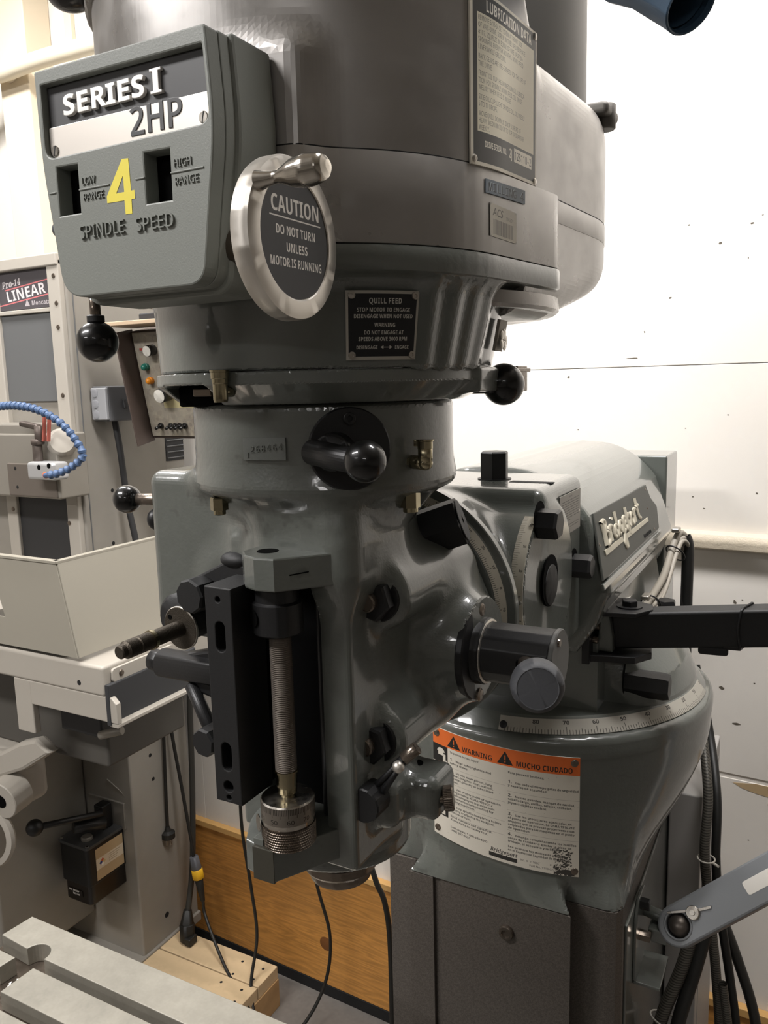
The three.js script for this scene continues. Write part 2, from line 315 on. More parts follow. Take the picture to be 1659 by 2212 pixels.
const ringBody = solid((x, y, z) => {
  const r = hypot(x, z), R = lerp(.118, .1365, clamp((y - 1.7375) / .0145));
  let d = slabOf((r - R) * .75, y, 1.7375, 1.761, .0012);
  d = smin(d, dBox(x, y, z, .112, 1.7515, -.035, .03, .0095, .035, .003), .01);
  const px = x * cos(.12) + z * sin(-.12), u = x + .044;
  d = smax(d, -dBox(u * .93 + z * .0, y, z, 0, 1.744, .125, .028, .0085, .03, .004), .002);
  return d;
}, [-.15, 1.73, -.15], [.155, 1.766, .15], .0014);
const ring = part(mill, 'clutch_ring', ringBody, M.paint);
sub(ring, 'clutch_window', box([-.072, 1.736, .07], [-.014, 1.752, .1], .002), M.hole);
sub(ring, 'clutch_pin', box([-.052, 1.744, .095], [-.034, 1.750, .106], .001), M.oilSteel);

// quill head casting: collar, barrel, front pad, feed box, worm boss, clamping face
const headF = (x, y, z) => {
  const r = hypot(x, z);
  let collar = dDisc(r, y, .1095, 1.668, 1.7375, .005);
  const barrel = dDisc(r, y, .066, 1.338, 1.70, .006);
  let d = smin(collar, barrel, .03);
  // neck cone below the collar
  d = smin(d, max(dDisc(r, y, lerp(.072, .104, clamp((y - 1.635) / .04)), 1.60, 1.68, .01), -1), .02);
  // round clamping face behind, coaxial with the tilt scale
  const rf = hypot(x - .003, y - 1.522), face = dDisc(rf, z, .106, -.112, -.05, .006);
  d = smin(d, face, .045);
  d = smin(d, dCap(x, y, z, [0, 1.53, -.1], [0, 1.55, -.02], .085, .062), .03);
  // nut bosses
  for (const sx of [1, -1]) for (const [bx, by] of [[.072, 1.583], [.066, 1.463]]) { const c = dDisc(hypot(x - sx * bx, y - by), z, .0265, -.10, .0455, .008); d = smin(d, c, .02); }
  // pinion boss running out to the feed hub
  d = smin(d, max(dCap(x, y, z, [.02, 1.516, -.054], [.16, 1.516, -.054], .034, .046), x - .117), .04);
  // front pad right of the screw, and the head block above
  d = smin(d, dBox(x, y, z, .052, 1.500, .046, .016, .135, .038, .005), .018);
  d = smin(d, dBox(x, y, z, -.035, 1.500, .035, .02, .13, .035, .005), .018);
  d = smin(d, dBox(x, y, z, .03, 1.628, .05, .045, .036, .045, .02), .03);
  // slot for the screw
  d = smax(d, -dBox(x, y, z, .008, 1.500, .09, .033, .108, .072, .003), .003);
  // feed box on the left
  d = smin(d, dBox(x, y, z, -.095, 1.602, .018, .067, .076, .033, .012), .022);
  // quill lock lug, lower yoke
  d = smin(d, dBox(x, y, z, .090, 1.412, .014, .026, .0195, .022, .010), .012);
  d = smin(d, dBox(x, y, z, .070, 1.412, .038, .02, .022, .022, .012), .012);
  return d;
};
const head = part(mill, 'quill_head', solid(headF, [-.18, 1.325, -.125], [.135, 1.742, .125], .0026), M.paintWorn);
// ---- speed indicator box on the front of the belt housing
const X1 = [1, 0, 0], Y1 = [0, 1, 0], Z1 = [0, 0, 1];
const face = [[-.0578, 1.8093, .017], [.0575, 1.8095, .012], [.0645, 1.8545, .05], [.0709, 1.8945, .02], [.0675, 1.9466, .002], [-.069, 1.9472, .002], [-.0680, 1.8900, .02], [-.0635, 1.8560, .05]];
const bigger = (P, k, s = 0) => P.map(([x, y, r]) => [x + Math.sign(x) * k, y + (y > 1.9 ? k * .5 : y < 1.83 ? -k * .6 + s : 0), r]);
const winL = [[-.0557, 1.8598], [-.0376, 1.8598], [-.0374, 1.8883], [-.0557, 1.8888]], winR = [[.0175, 1.8585], [.037, 1.8583], [.0374, 1.8863], [.0176, 1.8868]];
const recess = [[-.0642, 1.8948, .008], [.0674, 1.8958, .008], [.0648, 1.937, .001], [-.0640, 1.9384, .001]];
const boxFront = slab(face, [0, 0, .2035], X1, Y1, .0115, .0011, [winL, winR, recess]);
const boxMid = slab(bigger(face, .0006), [0, 0, .1945], X1, Y1, .0095, .0006);
const boxBack = slab(bigger(face, .003, -.002), [0, 0, .158], X1, Y1, .0375, .0022);
const ind = part(mill, 'speed_indicator_box', merge(boxFront, boxMid, boxBack), M.panel);
sub(ind, 'speed_window', slab(winL, [0, 0, .2036], X1, Y1, .0006, 0), M.hole);
sub(ind, 'speed_window', slab(winR, [0, 0, .2036], X1, Y1, .0006, 0), M.hole);
for (const [x0, x1, y] of [[-.0372, -.0112, 1.8730], [-.0635, -.0575, 1.8741], [.0374, .062, 1.8728], [.0098, .0172, 1.8731]]) sub(ind, 'pointer_line', box([x0, y - .0006, .2140], [x1, y + .0006, .2156], .0005), M.panel);
sub(ind, 'raised_lettering', merge(
  raised('LOW', 'sans', [-.0337, 1.8755, .2140], X1, Y1, .0112, .0043, .0018), raised('RANGE', 'sans', [-.0333, 1.8662, .2140], X1, Y1, .0172, .0043, .0018),
  raised('HIGH', 'sans', [.0407, 1.8755, .2140], X1, Y1, .0125, .0043, .0018), raised('RANGE', 'sans', [.0407, 1.8657, .2140], X1, Y1, .0172, .0043, .0018),
  raised('SPINDLE', 'sans', [-.0385, 1.8440, .2140], X1, Y1, .0375, .0078, .0024), raised('SPEED', 'sans', [.0085, 1.8435, .2140], X1, Y1, .0295, .0078, .0024)), M.panel);
const fourS = [[.0002, 1.8859], [.0054, 1.8856], [.0059, 1.8673], [.0087, 1.8673], [.0087, 1.8625], [.0058, 1.8624], [.0056, 1.8543], [.0003, 1.8544], [.0001, 1.8624], [-.0141, 1.8625], [-.0141, 1.8664]];
sub(ind, 'number_sticker', slab(fourS, [0, 0, .2148], X1, Y1, .0004, 0, [[[.0002, 1.8766], [.0004, 1.8672], [-.0063, 1.8671]]]), M.yellow, 'yellow number 4 sticker');
const np = part(mill, 'series_nameplate', slab([[-.0638, 1.8952, .007], [.067, 1.8962, .007], [.0644, 1.9366], [-.0636, 1.938]], [0, 0, .2034], X1, Y1, .0068, .0003), M.panelDark, 'dark nameplate with bright lower strip');
sub(np, 'bright_strip', slab([[-.0637, 1.8955, .007], [.0669, 1.8964, .007], [.066, 1.9134], [-.0638, 1.9141]], [0, 0, .2099], X1, Y1, .0015, .0003), M.plateMetal);
sub(np, 'lettering', merge(raised('SERIES', 'bold', [-.0482, 1.9184, .2100], X1, Y1, .0672, .0122, .0026, .02), raised('I', 'serif', [.0236, 1.9184, .2100], X1, Y1, .0086, .0135, .0026, .02)), M.letter, 'bright raised letters SERIES I');
sub(np, 'lettering', merge(raised('2HP', 'sans', [.0056, 1.8984, .2112], X1, Y1, .0400, .0160, .0007, .022)), M.panelDark, 'dark letters 2HP');
for (const [x, y] of [[-.0592, 1.9000], [.0607, 1.9002]]) { sub(np, 'screw', spin([[0, 0], [.0033, 0], [.0033, .0005], [.0029, .0009], [0, .001]], [x, y, .2112], Z1, 24, .5), M.steel); sub(np, 'screw_slot', slotBar([x, y, .2121], Z1, [.25, 1, 0], .0062, .0007, .0003), M.dark); }

// ---- handwheel with the warning dial, its axis along x
const wx = .0905, wy = 1.8335, wz = .1875;
const wheel = part(mill, 'speed_handwheel', spin([[0, 0], [.0425, 0], [.0449, .0012], [.0456, .003], [.0456, .0105], [.0447, .0125], [.0430, .0134], [.0349, .0135], [.0341, .0130], [.0341, .0121], [0, .0121]], [wx, wy, wz], X1, 96, .55), M.chrome, 'polished handwheel');
sub(wheel, 'hub_shaft', rod([.05, wy, wz], [wx + .001, wy, wz], .012), M.oilSteel);
const dialTex = print(1024, 1024, (c, w) => {
  c.fillStyle = '#232325'; c.fillRect(0, 0, w, w); c.fillStyle = '#cfcac2'; c.textAlign = 'center';
  const put = (t, s, y, sx, x = 512) => { c.save(); c.translate(x, y); c.scale(sx, 1); c.font = `bold ${s}px sans-serif`; c.fillText(t, 0, 0); c.restore(); };
  put('CAUTION', 186, 318, .90, 535); c.fillRect(140, 350, 780, 12); put('DO NOT TURN', 106, 498, .86, 525); put('UNLESS', 106, 634, .86, 530); put('MOTOR IS RUNNING', 104, 760, .78, 520);
});
{ const g = new THREE.CircleGeometry(.0338, 64); g.rotateY(PI / 2); g.translate(wx + .0126, wy, wz); sub(wheel, 'caution_dial', g, S({ map: dialTex, roughness: .5 }), 'black round dial lettered CAUTION'); }
sub(wheel, 'handle', spin([[0, 0], [.0056, 0], [.0053, .001], [.0040, .0055], [.0033, .010], [.0036, .0135], [.0052, .0175], [.0071, .022], [.0082, .0275], [.0083, .0325], [.0075, .0375], [.0056, .0415], [.0032, .0434], [0, .0440]], [wx + .0128, 1.8585, .2215], [1, .05, -.04], 44, 1.2), S({ color: 0xbab4ab, metalness: 1, roughness: .2 }), 'polished bulb handle');

// ---- plates and stickers on the housing
// where the flank of the housing stands at depth z, and its outward normal
const flank = (plan, z) => { let a = .08, b = .22; for (let i = 0; i < 40; i++) { const m = (a + b) / 2; if (plan(m, z) > 0) b = m; else a = m; } const e = 1e-4, gx = plan(a + e, z) - plan(a - e, z), gz = plan(a, z + e) - plan(a, z - e); return [a, V(gx, 0, gz).normalize()]; };
const sideX = z => flank(planUp, z)[0];
const onSide = (z0, z1, ya0, yb0, ya1, yb1, t, n = 14) => sheet((u, v) => { const z = lerp(z0, z1, u); const [x, n] = flank(ya1 < 1.895 ? bandPlan : planUp, z); return [V(x + (ya1 < 1.895 ? .0008 : .0004), lerp(lerp(ya0, yb0, u), lerp(ya1, yb1, u), v), z), n]; }, n, 1, t);
const lubTex = print(1024, 1024, (c, w, h) => {
  c.fillStyle = '#d9d3c4'; c.fillRect(0, 0, w, h); c.fillStyle = '#4b4a48'; c.fillRect(26, 18, w - 46, h - 40); c.fillStyle = '#dcd6c2'; c.fillRect(70, 130, w - 128, 690);
  c.fillStyle = '#e9e4d8'; c.font = 'bold 92px sans-serif'; c.textAlign = 'center'; c.save(); c.translate(545, 108); c.scale(.86, 1); c.fillText('LUBRICATION DATA', 0, 0); c.restore();
  c.fillStyle = '#6a675d'; c.textAlign = 'left';
  const L = ['REMOVE 5/16-24 SET SCREW AT FRONT SIDE', 'OF VARI-DRIVE. SCREW IN TUBE OF LUBRIPLATE', '#107. SQUEEZE IN EQUIV. OF ONE HALF TEA-', 'SPOONFUL EVERY SIX MONTHS. WORK SPEED', 'LEVER WHILE GREASING.', '', 'BACK GEARS ARE PRE-GREASED FOR THE LIFE OF', 'THE DRIVE.', '', 'FRONT OIL CUP: HEAVY MEDIUM OIL LUBRICA-', 'TION FOR SPINDLE DOWN FEED. OIL TWICE', 'WEEKLY WHEN FEED IS IN USE.', '', 'SIDE OIL CUP: LIGHT SPINDLE OIL. OIL WEEKLY', '5 TO 10 DROPS.', '', 'MOVE QUILL DOWN 3". DROP 3 DROPS OF', 'HEAVY MEDIUM OIL ON TO TOP OF DRAWBAR', 'WEEKLY.'];
  let y = 172; for (const t of L) { if (!t) { y += 14; continue; } c.save(); c.translate(82, y); c.scale(min(.84, 860 / (t.length * 23)), 1); c.font = '40px sans-serif'; c.fillText(t, 0, 0); c.restore(); y += 41.5; }
  c.fillStyle = '#e4dfd2'; c.font = 'bold 52px sans-serif'; c.save(); c.translate(150, 905); c.scale(.72, 1); c.fillText('DRIVE SERIAL NO.', 0, 0); c.font = 'bold 84px sans-serif'; c.fillText('2J', 505, 8); c.restore();
  c.fillRect(600, 838, 330, 88); c.fillStyle = '#3b3a38'; c.font = 'bold 70px monospace'; c.fillText('128110-2', 606, 908, 318);
});
const lub = part(mill, 'lubrication_plate', onSide(.0545, -.0437, 1.8953, 1.8976, 2.006, 2.0068, .0016, 20), S({ map: lubTex, roughness: .45, metalness: .15 }), 'tall lubrication data plate');
for (const [z, y] of [[.0515, 1.8992], [-.0405, 1.9005], [-.0405, 2.0035]]) sub(lub, 'rivet', dome([sideX(z) + .002, y, z], [1, 0, z > .02 ? .3 : .08], .0026), M.steel);
const tapeTex = print(512, 128, (c, w, h) => { c.fillStyle = '#76828e'; c.fillRect(0, 0, w, h); c.font = 'bold 104px monospace'; c.fillStyle = '#b9c3cb'; c.fillText('MILLING 4', 20, 100, 470); c.fillStyle = '#2c343c'; c.fillText('MILLING 4', 26, 104, 470); });
part(mill, 'label_tape', onSide(.0388, -.0179, 1.8791, 1.8798, 1.8883, 1.8895, .0005), S({ map: tapeTex, roughness: .5 }), 'grey embossed tape reading MILLING 4');
const rndLabel = (c, w, h, r) => { c.beginPath(); c.moveTo(r, 0); c.arcTo(w, 0, w, h, r); c.arcTo(w, h, 0, h, r); c.arcTo(0, h, 0, 0, r); c.arcTo(0, 0, w, 0, r); c.closePath(); };
const acsTex = print(512, 384, (c, w, h) => { c.fillStyle = '#a9a59d'; c.fillRect(0, 0, w, h); rndLabel(c, w, h, 56); c.fillStyle = '#cfcabd'; c.fill(); c.fillStyle = '#6e6a64'; c.font = 'italic bold 128px sans-serif'; c.fillText('ACS', 46, 134, 190); c.font = '58px sans-serif'; c.fillText('100391', 300, 140, 150); const r = rng(5); let x = 60; while (x < 440) { const a = 4 + r() * 9; c.fillRect(x, 176, a, 176); x += a + 4 + r() * 8; } });
part(mill, 'asset_label', onSide(.0335, -.0045, 1.8511, 1.8497, 1.8735, 1.8713, .0004), S({ map: acsTex, roughness: .5 }), 'small white barcode label lettered ACS');

const qfTex = print(1024, 768, (c, w, h) => {
  c.fillStyle = '#a8a49a'; c.fillRect(0, 0, w, h); c.fillStyle = '#17181a'; c.fillRect(34, 34, w - 68, h - 72); c.fillStyle = '#b9b6ae'; c.textAlign = 'center';
  const put = (t, s, y, m, x = 520) => { c.font = `bold ${s}px sans-serif`; c.fillText(t, x, y, m); };
  put('QUILL FEED', 84, 142, 500, 540); put('STOP MOTOR TO ENGAGE', 62, 232, 880, 524); put('DISENGAGE WHEN NOT USED', 60, 302, 900, 524); put('WARNING', 62, 398, 370, 540); put('DO NOT ENGAGE AT', 60, 482, 720, 530); put('SPEEDS ABOVE 3000 RPM', 60, 554, 850, 524); put('DISENGAGE', 54, 646, 390, 290); put('ENGAGE', 54, 646, 260, 800);
  c.fillRect(505, 622, 130, 8); for (const [x, s] of [[500, 1], [640, -1]]) { c.beginPath(); c.moveTo(x - 18 * s, 626); c.lineTo(x + 26 * s, 604); c.lineTo(x + 26 * s, 648); c.fill(); }
});
const qf = part(mill, 'quill_feed_plate', wrapSheet(.004, -.0035, .1392, .640, .998, 1.7668, 1.8122, .0014, 16, .1468), S({ map: qfTex, roughness: .45, metalness: .2 }), 'black plate lettered QUILL FEED');
for (const [a, y] of [[.668, 1.7698], [.975, 1.7698], [.975, 1.8088], [.668, 1.8088]]) { const R = lerp(.1392, .1468, (y - 1.7668) / .0454) + .0014; sub(qf, 'rivet', spin([[0, 0], [.0026, 0], [.0024, .0012], [.0012, .0013], [.0011, .0004], [0, .0004]], [.004 + R * sin(a), y, -.0035 + R * cos(a)], [sin(a), 0, cos(a)], 18, .5), M.steel); }
const badge = part(mill, 'cast_badge', wrapSheet(.006, -.005, .1425, 1.602, 1.755, 1.7735, 1.797, .0025, 6, .147), S({ color: 0x8d867c, metalness: .7, roughness: .5, bumpMap: castBump, bumpScale: .001 }), 'corroded metal badge');
{ const r = rng(12), bumps = []; for (let i = 0; i < 9; i++) { const a = 1.62 + r() * .12, y = 1.777 + r() * .016; bumps.push(dome([.006 + .148 * sin(a), y, -.005 + .148 * cos(a)], [sin(a), 0, cos(a)], .002 + r() * .002, .0015)); } sub(badge, 'badge_relief', merge(bumps), M.steel); }

// ---- levers with ball knobs
function knob(c, r, from, rs, name, label, collar = 1) {
  const k = part(mill, name, ball(c, r), M.bakelite, label), d = V(...from).sub(V(...c)), L = d.length(), n = d.clone().normalize(), at = t => [c[0] + n.x * t, c[1] + n.y * t, c[2] + n.z * t];
  if (collar) sub(k, 'knob_collar', rod(at(r * .9), at(r * 1.28), r * .42), M.blackOx);
  sub(k, 'lever_rod', rod(at(r * .8), from, rs), M.oilSteel);
  return k;
}
knob([-.0602, 1.7830, .1885], .0138, [-.0602, 1.8125, .1885], .0036, 'range_lever_knob', 'black ball knob hanging under the speed box');
const bk = part(mill, 'back_gear_lever', box([.085, 1.7405, -.046], [.14, 1.7515, -.026], .002), M.blackOx, 'black lever with ball knob at the right');
sub(bk, 'lever_bracket', merge(box([.128, 1.741, -.10], [.147, 1.7625, -.074], .001), box([.1275, 1.7575, -.1], [.15, 1.7605, -.066], .0008)), M.oilSteel);
sub(bk, 'ball_knob', ball([.1415, 1.7474, -.0545], .0172), M.bakelite);
// feed engage knob on the collar
const fk = part(mill, 'feed_reverse_hub', spin([[0, 0], [.0300, 0], [.0305, .001], [.0305, .0038], [.0295, .0048], [.0, .005]], [.0718, 1.704, .0823], [.655, 0, .755], 48, .5), M.blackOx, 'round black hub with ball handle');
sub(fk, 'hub_screw', spin([[0, 0], [.0046, 0], [.0046, .0024], [.0038, .0030], [.0022, .003], [.002, .0012], [0, .0012]], [.0748, 1.7262, .0858], [.655, 0, .755], 24, .4), M.blackOx);
sub(fk, 'handle_arm', rod([.056, 1.7035, .1075], [.1085, 1.7005, .1345], .0092, .0086), M.blackOx);
sub(fk, 'hub_boss', rod([.0645, 1.7035, .085], [.0715, 1.703, .1065], .0135), M.blackOx);
sub(fk, 'ball_knob', ball([.1132, 1.7004, .1318], .0142), M.bakelite);
// serial tag cast on the collar
const st = part(mill, 'serial_tag', wrapSheet(0, 0, .1088, -.018, .298, 1.6968, 1.7135, .0026, 8), M.paint, 'raised tag stamped with a serial number');
{ const s = '268464', gs = [...s].map((ch, i) => { const a = .045 + i * .041; return raised(ch, 'sans', [.1113 * sin(a), 1.7025 + i * .0004, .1113 * cos(a)], [cos(a), 0, -sin(a)], Y1, .0029, .0048, .0006); }); gs.push(raised('J', 'sans', [.1113 * sin(.01), 1.6985, .1113 * cos(.01)], [1, 0, 0], Y1, .0018, .004, .0006)); sub(st, 'stamped_digits', merge(gs), M.paint); }
// oil cups and fittings
const cup = part(mill, 'oil_cup', spin([[0, 0], [.0046, 0], [.0052, .002], [.0052, .0125], [.0057, .0135], [.0057, .0160], [.0063, .0165], [.0063, .0205], [.0068, .0208], [.0068, .0222], [0, .0225]], [.0052, 1.7402, .1425], Y1, 28, .5), M.brass, 'brass oil cup on the ring');
sub(cup, 'cup_stem', rod([.0052, 1.7475, .13], [.0052, 1.7475, .1425], .004), M.brass);
const elb = part(mill, 'oil_elbow', hexHead([.0985, 1.6912, .0395], [.93, 0, .36], .0052, .0085), M.brass, 'brass elbow oiler with hinged cap');
sub(elb, 'elbow_body', merge(rod([.104, 1.6912, .0415], [.1165, 1.6912, .0465], .0054), ball([.1165, 1.6912, .0465], .0056), rod([.1165, 1.6912, .0465], [.1165, 1.7028, .0465], .0055)), M.brass);
sub(elb, 'hinged_cap', merge(spin([[0, 0], [.0058, 0], [.0058, .0052], [.0066, .0056], [.0066, .0068], [0, .0069]], [.1165, 1.7020, .0465], Y1, 24, .5), box([.1075, 1.7035, .045], [.1112, 1.7085, .048], .0005)), M.brass);
part(mill, 'drain_fitting', merge(hexHead([-.0475, 1.6535, .0875], Y1, .0072, .0105), rod([-.0475, 1.6495, .0875], [-.0475, 1.6545, .0875], .005)), M.brass, 'brass plug under the collar');
part(mill, 'drain_fitting', merge(hexHead([.0945, 1.654, .0285], Y1, .0078, .0135), rod([.0945, 1.65, .0285], [.0945, 1.655, .0285], .006)), M.brass, 'brass plug under the collar');

// ---- depth stop: block, screw, micrometer nut, black stop bar
const sb = part(mill, 'screw_block', slab([[-.006, -.05], [-.0045, -.116], [.006, -.1275], [.0185, -.1325], [.0345, -.1305], [.072, -.086], [.075, -.05]], [0, 1.6035, 0], [1, 0, 0], [0, 0, -1], .0250, .0014), M.paintWorn);
sub(sb, 'slotted_plug', spin([[0, -.001], [.0082, -.001], [.0082, .0004], [0, .0004]], [.0462, 1.6158, .1158], [.765, 0, .644], 28, .4), M.blackMatte);
sub(sb, 'plug_face', spin([[0, 0], [.0074, 0], [.0072, .0006], [0, .0007]], [.0462, 1.6158, .1158], [.765, 0, .644], 28, .4), M.paintWorn);
sub(sb, 'plug_slot', slotBar([.0468, 1.6158, .1163], [.765, 0, .644], [.644, .08, -.765], .0146, .0009, .0004), M.hole);
sub(sb, 'oil_hole', spin([[0, 0], [.0085, 0], [.008, .0006], [0, .0006]], [.014, 1.6283, .1085], Y1, 24, .4), M.hole);
const SX = .0245, SZ = .1125;
{ const prof = [[0, 1.450]]; const R = .0085; for (let y = 1.4555; y < 1.566; y += .0015) prof.push([R, y], [R - .0013, y + .00075]); prof.push([R, 1.566], [R, 1.606], [0, 1.606]);
  const s = part(mill, 'stop_screw', spin(prof, [SX, 0, SZ], Y1, 28, .3), S({ color: 0x8a8178, metalness: .6, roughness: .4 }), 'threaded depth stop screw');
  sub(s, 'brass_sleeve', spin([[0, 1.434], [.0066, 1.434], [.0066, 1.4365], [.0058, 1.437], [.0058, 1.4385], [.0068, 1.439], [.0076, 1.440], [.0086, 1.4565], [.0095, 1.457], [.0095, 1.4585], [0, 1.459]], [SX, 0, SZ], Y1, 32, .5), M.brass); }
const micTex = print(1024, 128, (c, w, h) => { c.fillStyle = '#7d766d'; c.fillRect(0, 0, w, h); c.fillStyle = '#2a2724'; for (let i = 0; i < 100; i++) { const x = i / 100 * w; c.fillRect(x, 0, 3, i % 5 ? 44 : 66); } c.font = '44px sans-serif'; for (let i = 0; i < 10; i++) c.fillText(String(i * 10 % 100), i * w / 10 - 12, 112); });
const mic = part(mill, 'micrometer_nut', spin([[0, 1.4175], [.0205, 1.4175], [.0208, 1.419], [.0208, 1.4355], [.0200, 1.4368], [.007, 1.4372], [0, 1.4372]], [SX, 0, SZ], Y1, 64, .5), M.steel, 'knurled steel micrometer nut');
sub(mic, 'dial_band', wrapSheet(SX, SZ, .0208, -PI, PI, 1.4212, 1.4355, .0002, 64), S({ map: micTex, metalness: .8, roughness: .45 }));
{ // diamond knurl as real bumps around the lower ring
  const pos = [], n = 72, m = 8, R = .0212, y0 = 1.4005, y1 = 1.417; const P = (i, j) => { const odd = j & 1, a = (i + odd * .5) / n * 2 * PI; return [SX + R * sin(a), lerp(y0, y1, j / m), SZ + R * cos(a)]; };
  for (let j = 0; j < m; j++) for (let i = 0; i < n; i++) { const o = j & 1, a = P(i, j), b = P(i + 1, j), t = P(i + o, j + 1), s = P(i + o + 1, j + 1), t0 = P(i + o - 0, j + 1); const tip = q => { const l = hypot(q[0] - SX, q[2] - SZ), k = (R - .0009) / l; return [SX + (q[0] - SX) * k, q[1], SZ + (q[2] - SZ) * k]; };
    const cen = (u, v, w) => tip([(u[0] + v[0] + w[0]) / 3, (u[1] + v[1] + w[1]) / 3, (u[2] + v[2] + w[2]) / 3]);
    for (const T of [[a, b, t], [b, s, t]]) { const c = cen(...T); for (let k = 0; k < 3; k++) pos.push(...T[k], ...T[(k + 1) % 3], ...c); } }
  const g = new THREE.BufferGeometry(); g.setAttribute('position', new THREE.BufferAttribute(new Float32Array(pos), 3)); g.computeVertexNormals();
  sub(mic, 'knurled_ring', merge(g, spin([[0, 1.3995], [.0203, 1.3995], [.0204, 1.418], [0, 1.418]], [SX, 0, SZ], Y1, 48, .5)), M.oilSteel); }
sub(mic, 'lock_plunger', spin([[0, 0], [.0068, 0], [.0066, .0006], [0, .0008]], [.0055, 1.4155, .1258 - .0005], [-.62, .05, .78], 28, .4), M.steel);
const stopc = part(mill, 'quill_stop_collar', spin([[0, 1.567], [.0185, 1.567], [.0192, 1.568], [.0192, 1.5905], [.0165, 1.592], [.0165, 1.6035], [0, 1.6035]], [SX - .004, 0, SZ - .004], Y1, 48, .5), M.blackOx, 'black stop collar on the screw');
sub(stopc, 'collar_hole', spin([[0, 0], [.0068, 0], [.0066, .0004], [0, .0004]], [.0105, 1.5803, .1253], [-.51, 0, .86], 28, .4), M.hole);
// lower yoke that carries the nut
const yoke = part(mill, 'lower_yoke', merge(
  slab([[-.026, -.02], [-.026, -.095, .02], [-.006, -.128], [.004, -.1305], [.005, -.134], [.024, -.134], [.066, -.06], [.064, -.02]], [0, 1.3745, 0], X1, [0, 0, -1], .0255, .001),
  slab([[.004, -.10], [.004, -.1312], [.013, -.1312], [.0131, -.1285], [.024, -.1285], [.024, -.1]], [0, 1.400, 0], X1, [0, 0, -1], .0058, .0006),
  spin([[0, 1.374], [.064, 1.374], [.0665, 1.372], [.0665, 1.346], [.060, 1.338], [0, 1.337]], [0, 0, 0], Y1, 64, .6)), M.paintWorn, 'lower casting lip under the nut');
sub(yoke, 'worn_edge', slab([[.0049, -.120], [.0049, -.1343], [.0243, -.1343], [.0243, -.120]], [0, 1.3735, 0], X1, [0, 0, -1], .0272, .0006), S({ map: paintDirt, color: 0xb5aa9c, metalness: .3, roughness: .55 }));
const stopBar = [[-.0227, 1.4355], [.0019, 1.4355], [.0019, 1.6050], [-.0227, 1.6055]];
const slotH = (cx, y0, y1, w) => { const P = [], r = w / 2; for (let i = 0; i <= 10; i++) { const a = PI * i / 10; P.push([cx + r * cos(a), y1 - r + r * sin(a)]); } for (let i = 0; i <= 10; i++) { const a = PI + PI * i / 10; P.push([cx + r * cos(a), y0 + r + r * sin(a)]); } return P; };
const barM = part(mill, 'stop_bar', slab(stopBar, [0, 0, .1], X1, Y1, .040, .0008, [slotH(-.0098, 1.556, 1.5795, .009), slotH(-.0104, 1.4615, 1.4845, .0095), circle(-.0104, 1.4488, .0046), circle(-.0104, 1.4397, .0022), circle(-.0105, 1.5962, .0023)]), M.blackMatte, 'long black slotted bar');
sub(barM, 'bar_backing', box([-.021, 1.437, .094], [.0005, 1.603, .118], .001), M.hole);
for (const [x, y] of [[-.0086, 1.5715], [-.0092, 1.4765]]) sub(barM, 'cap_screw', spin([[0, 0], [.0034, 0], [.0034, .003], [.0018, .003], [.0016, .0015], [0, .0015]], [x, y, .118], Z1, 18, .4), M.blackOx);
part(mill, 'slot_shade_fill', box([-.0245, 1.394, .018], [.0405, 1.606, .056], .001), M.hole);  // black block added to give the slot its deep shade
// quill seen in the slot, spindle nose
const quill = part(mill, 'quill', spin([[0, 1.318], [.0335, 1.318], [.0335, 1.326], [.0365, 1.328], [.0365, 1.336], [.048, 1.338], [.048, 1.60], [0, 1.6]], [0, 0, 0], Y1, 72, .5), M.blackOx);
sub(quill, 'spindle_nose', spin([[.018, 1.298], [.0265, 1.298], [.0285, 1.2995], [.0300, 1.304], [.0300, 1.3085], [.0335, 1.3095], [.0350, 1.312], [.0350, 1.320], [.0, 1.320]], [0, 0, 0], Y1, 72, .5), M.oilSteel, 'worn steel spindle nose');
part(mill, 'quill_way', rod([.034, 1.40, .066], [.034, 1.60, .066], .006), M.blackOx);

// ---- right side of the head: nuts, hub, lock
for (const [x, y, z, lab] of [[.0720, 1.5830, .0475, 'upper'], [.0660, 1.4630, .0475, 'lower']]) {
  const w = part(mill, 'clamp_nut', hexHead([x, y, z], Z1, .0172, .0115, .3, .2), M.blackOx, `black ${lab} hexagon clamp nut`);
  sub(w, 'washer', spin([[0, 0], [.0198, 0], [.0198, .002], [.019, .003], [0, .003]], [x, y, z - .0028], Z1, 36, .5), M.blackOx);
  sub(w, 'stud', spin([[0, 0], [.0075, 0], [.0075, .0085], [.0064, .0095], [.006, .0085], [0, .0083]], [x, y, z + .008], Z1, 28, .4), M.oilSteel);
}
const hx = .113, hy = 1.5155, hz = -.0545;
const hub = part(mill, 'feed_hub', spin([[0, 0], [.0435, 0], [.0445, .001], [.0445, .0058], [.0432, .0070], [.030, .0072], [.0295, .0085], [.0295, .0135], [.0282, .0150], [.0262, .0152], [.0262, .0735], [.0255, .0745], [0, .0745]], [hx, hy, hz], X1, 72, .5), M.blackOx, 'black cylindrical feed hub');
sub(hub, 'bright_ring', spin([[.0270, .0138], [.0284, .0144], [.0284, .0152], [.0265, .0158]], [hx, hy, hz], X1, 48, .8), M.chrome);
sub(hub, 'end_cap', spin([[0, .0745], [.0268, .0745], [.0272, .0752], [.0272, .0775], [.0262, .0785], [0, .0787]], [hx, hy, hz], X1, 48, .5), S({ color: 0x4a4a48, roughness: .5 }));
for (const [y, z, x] of [[1.5525, -.0535, .1205], [1.4765, -.0475, .1205]]) sub(hub, 'flange_screw', spin([[0, 0], [.0062, 0], [.0060, .0018], [.0045, .0032], [0, .0036]], [x - .0005, y, z], X1, 24, .7), M.oilSteel);
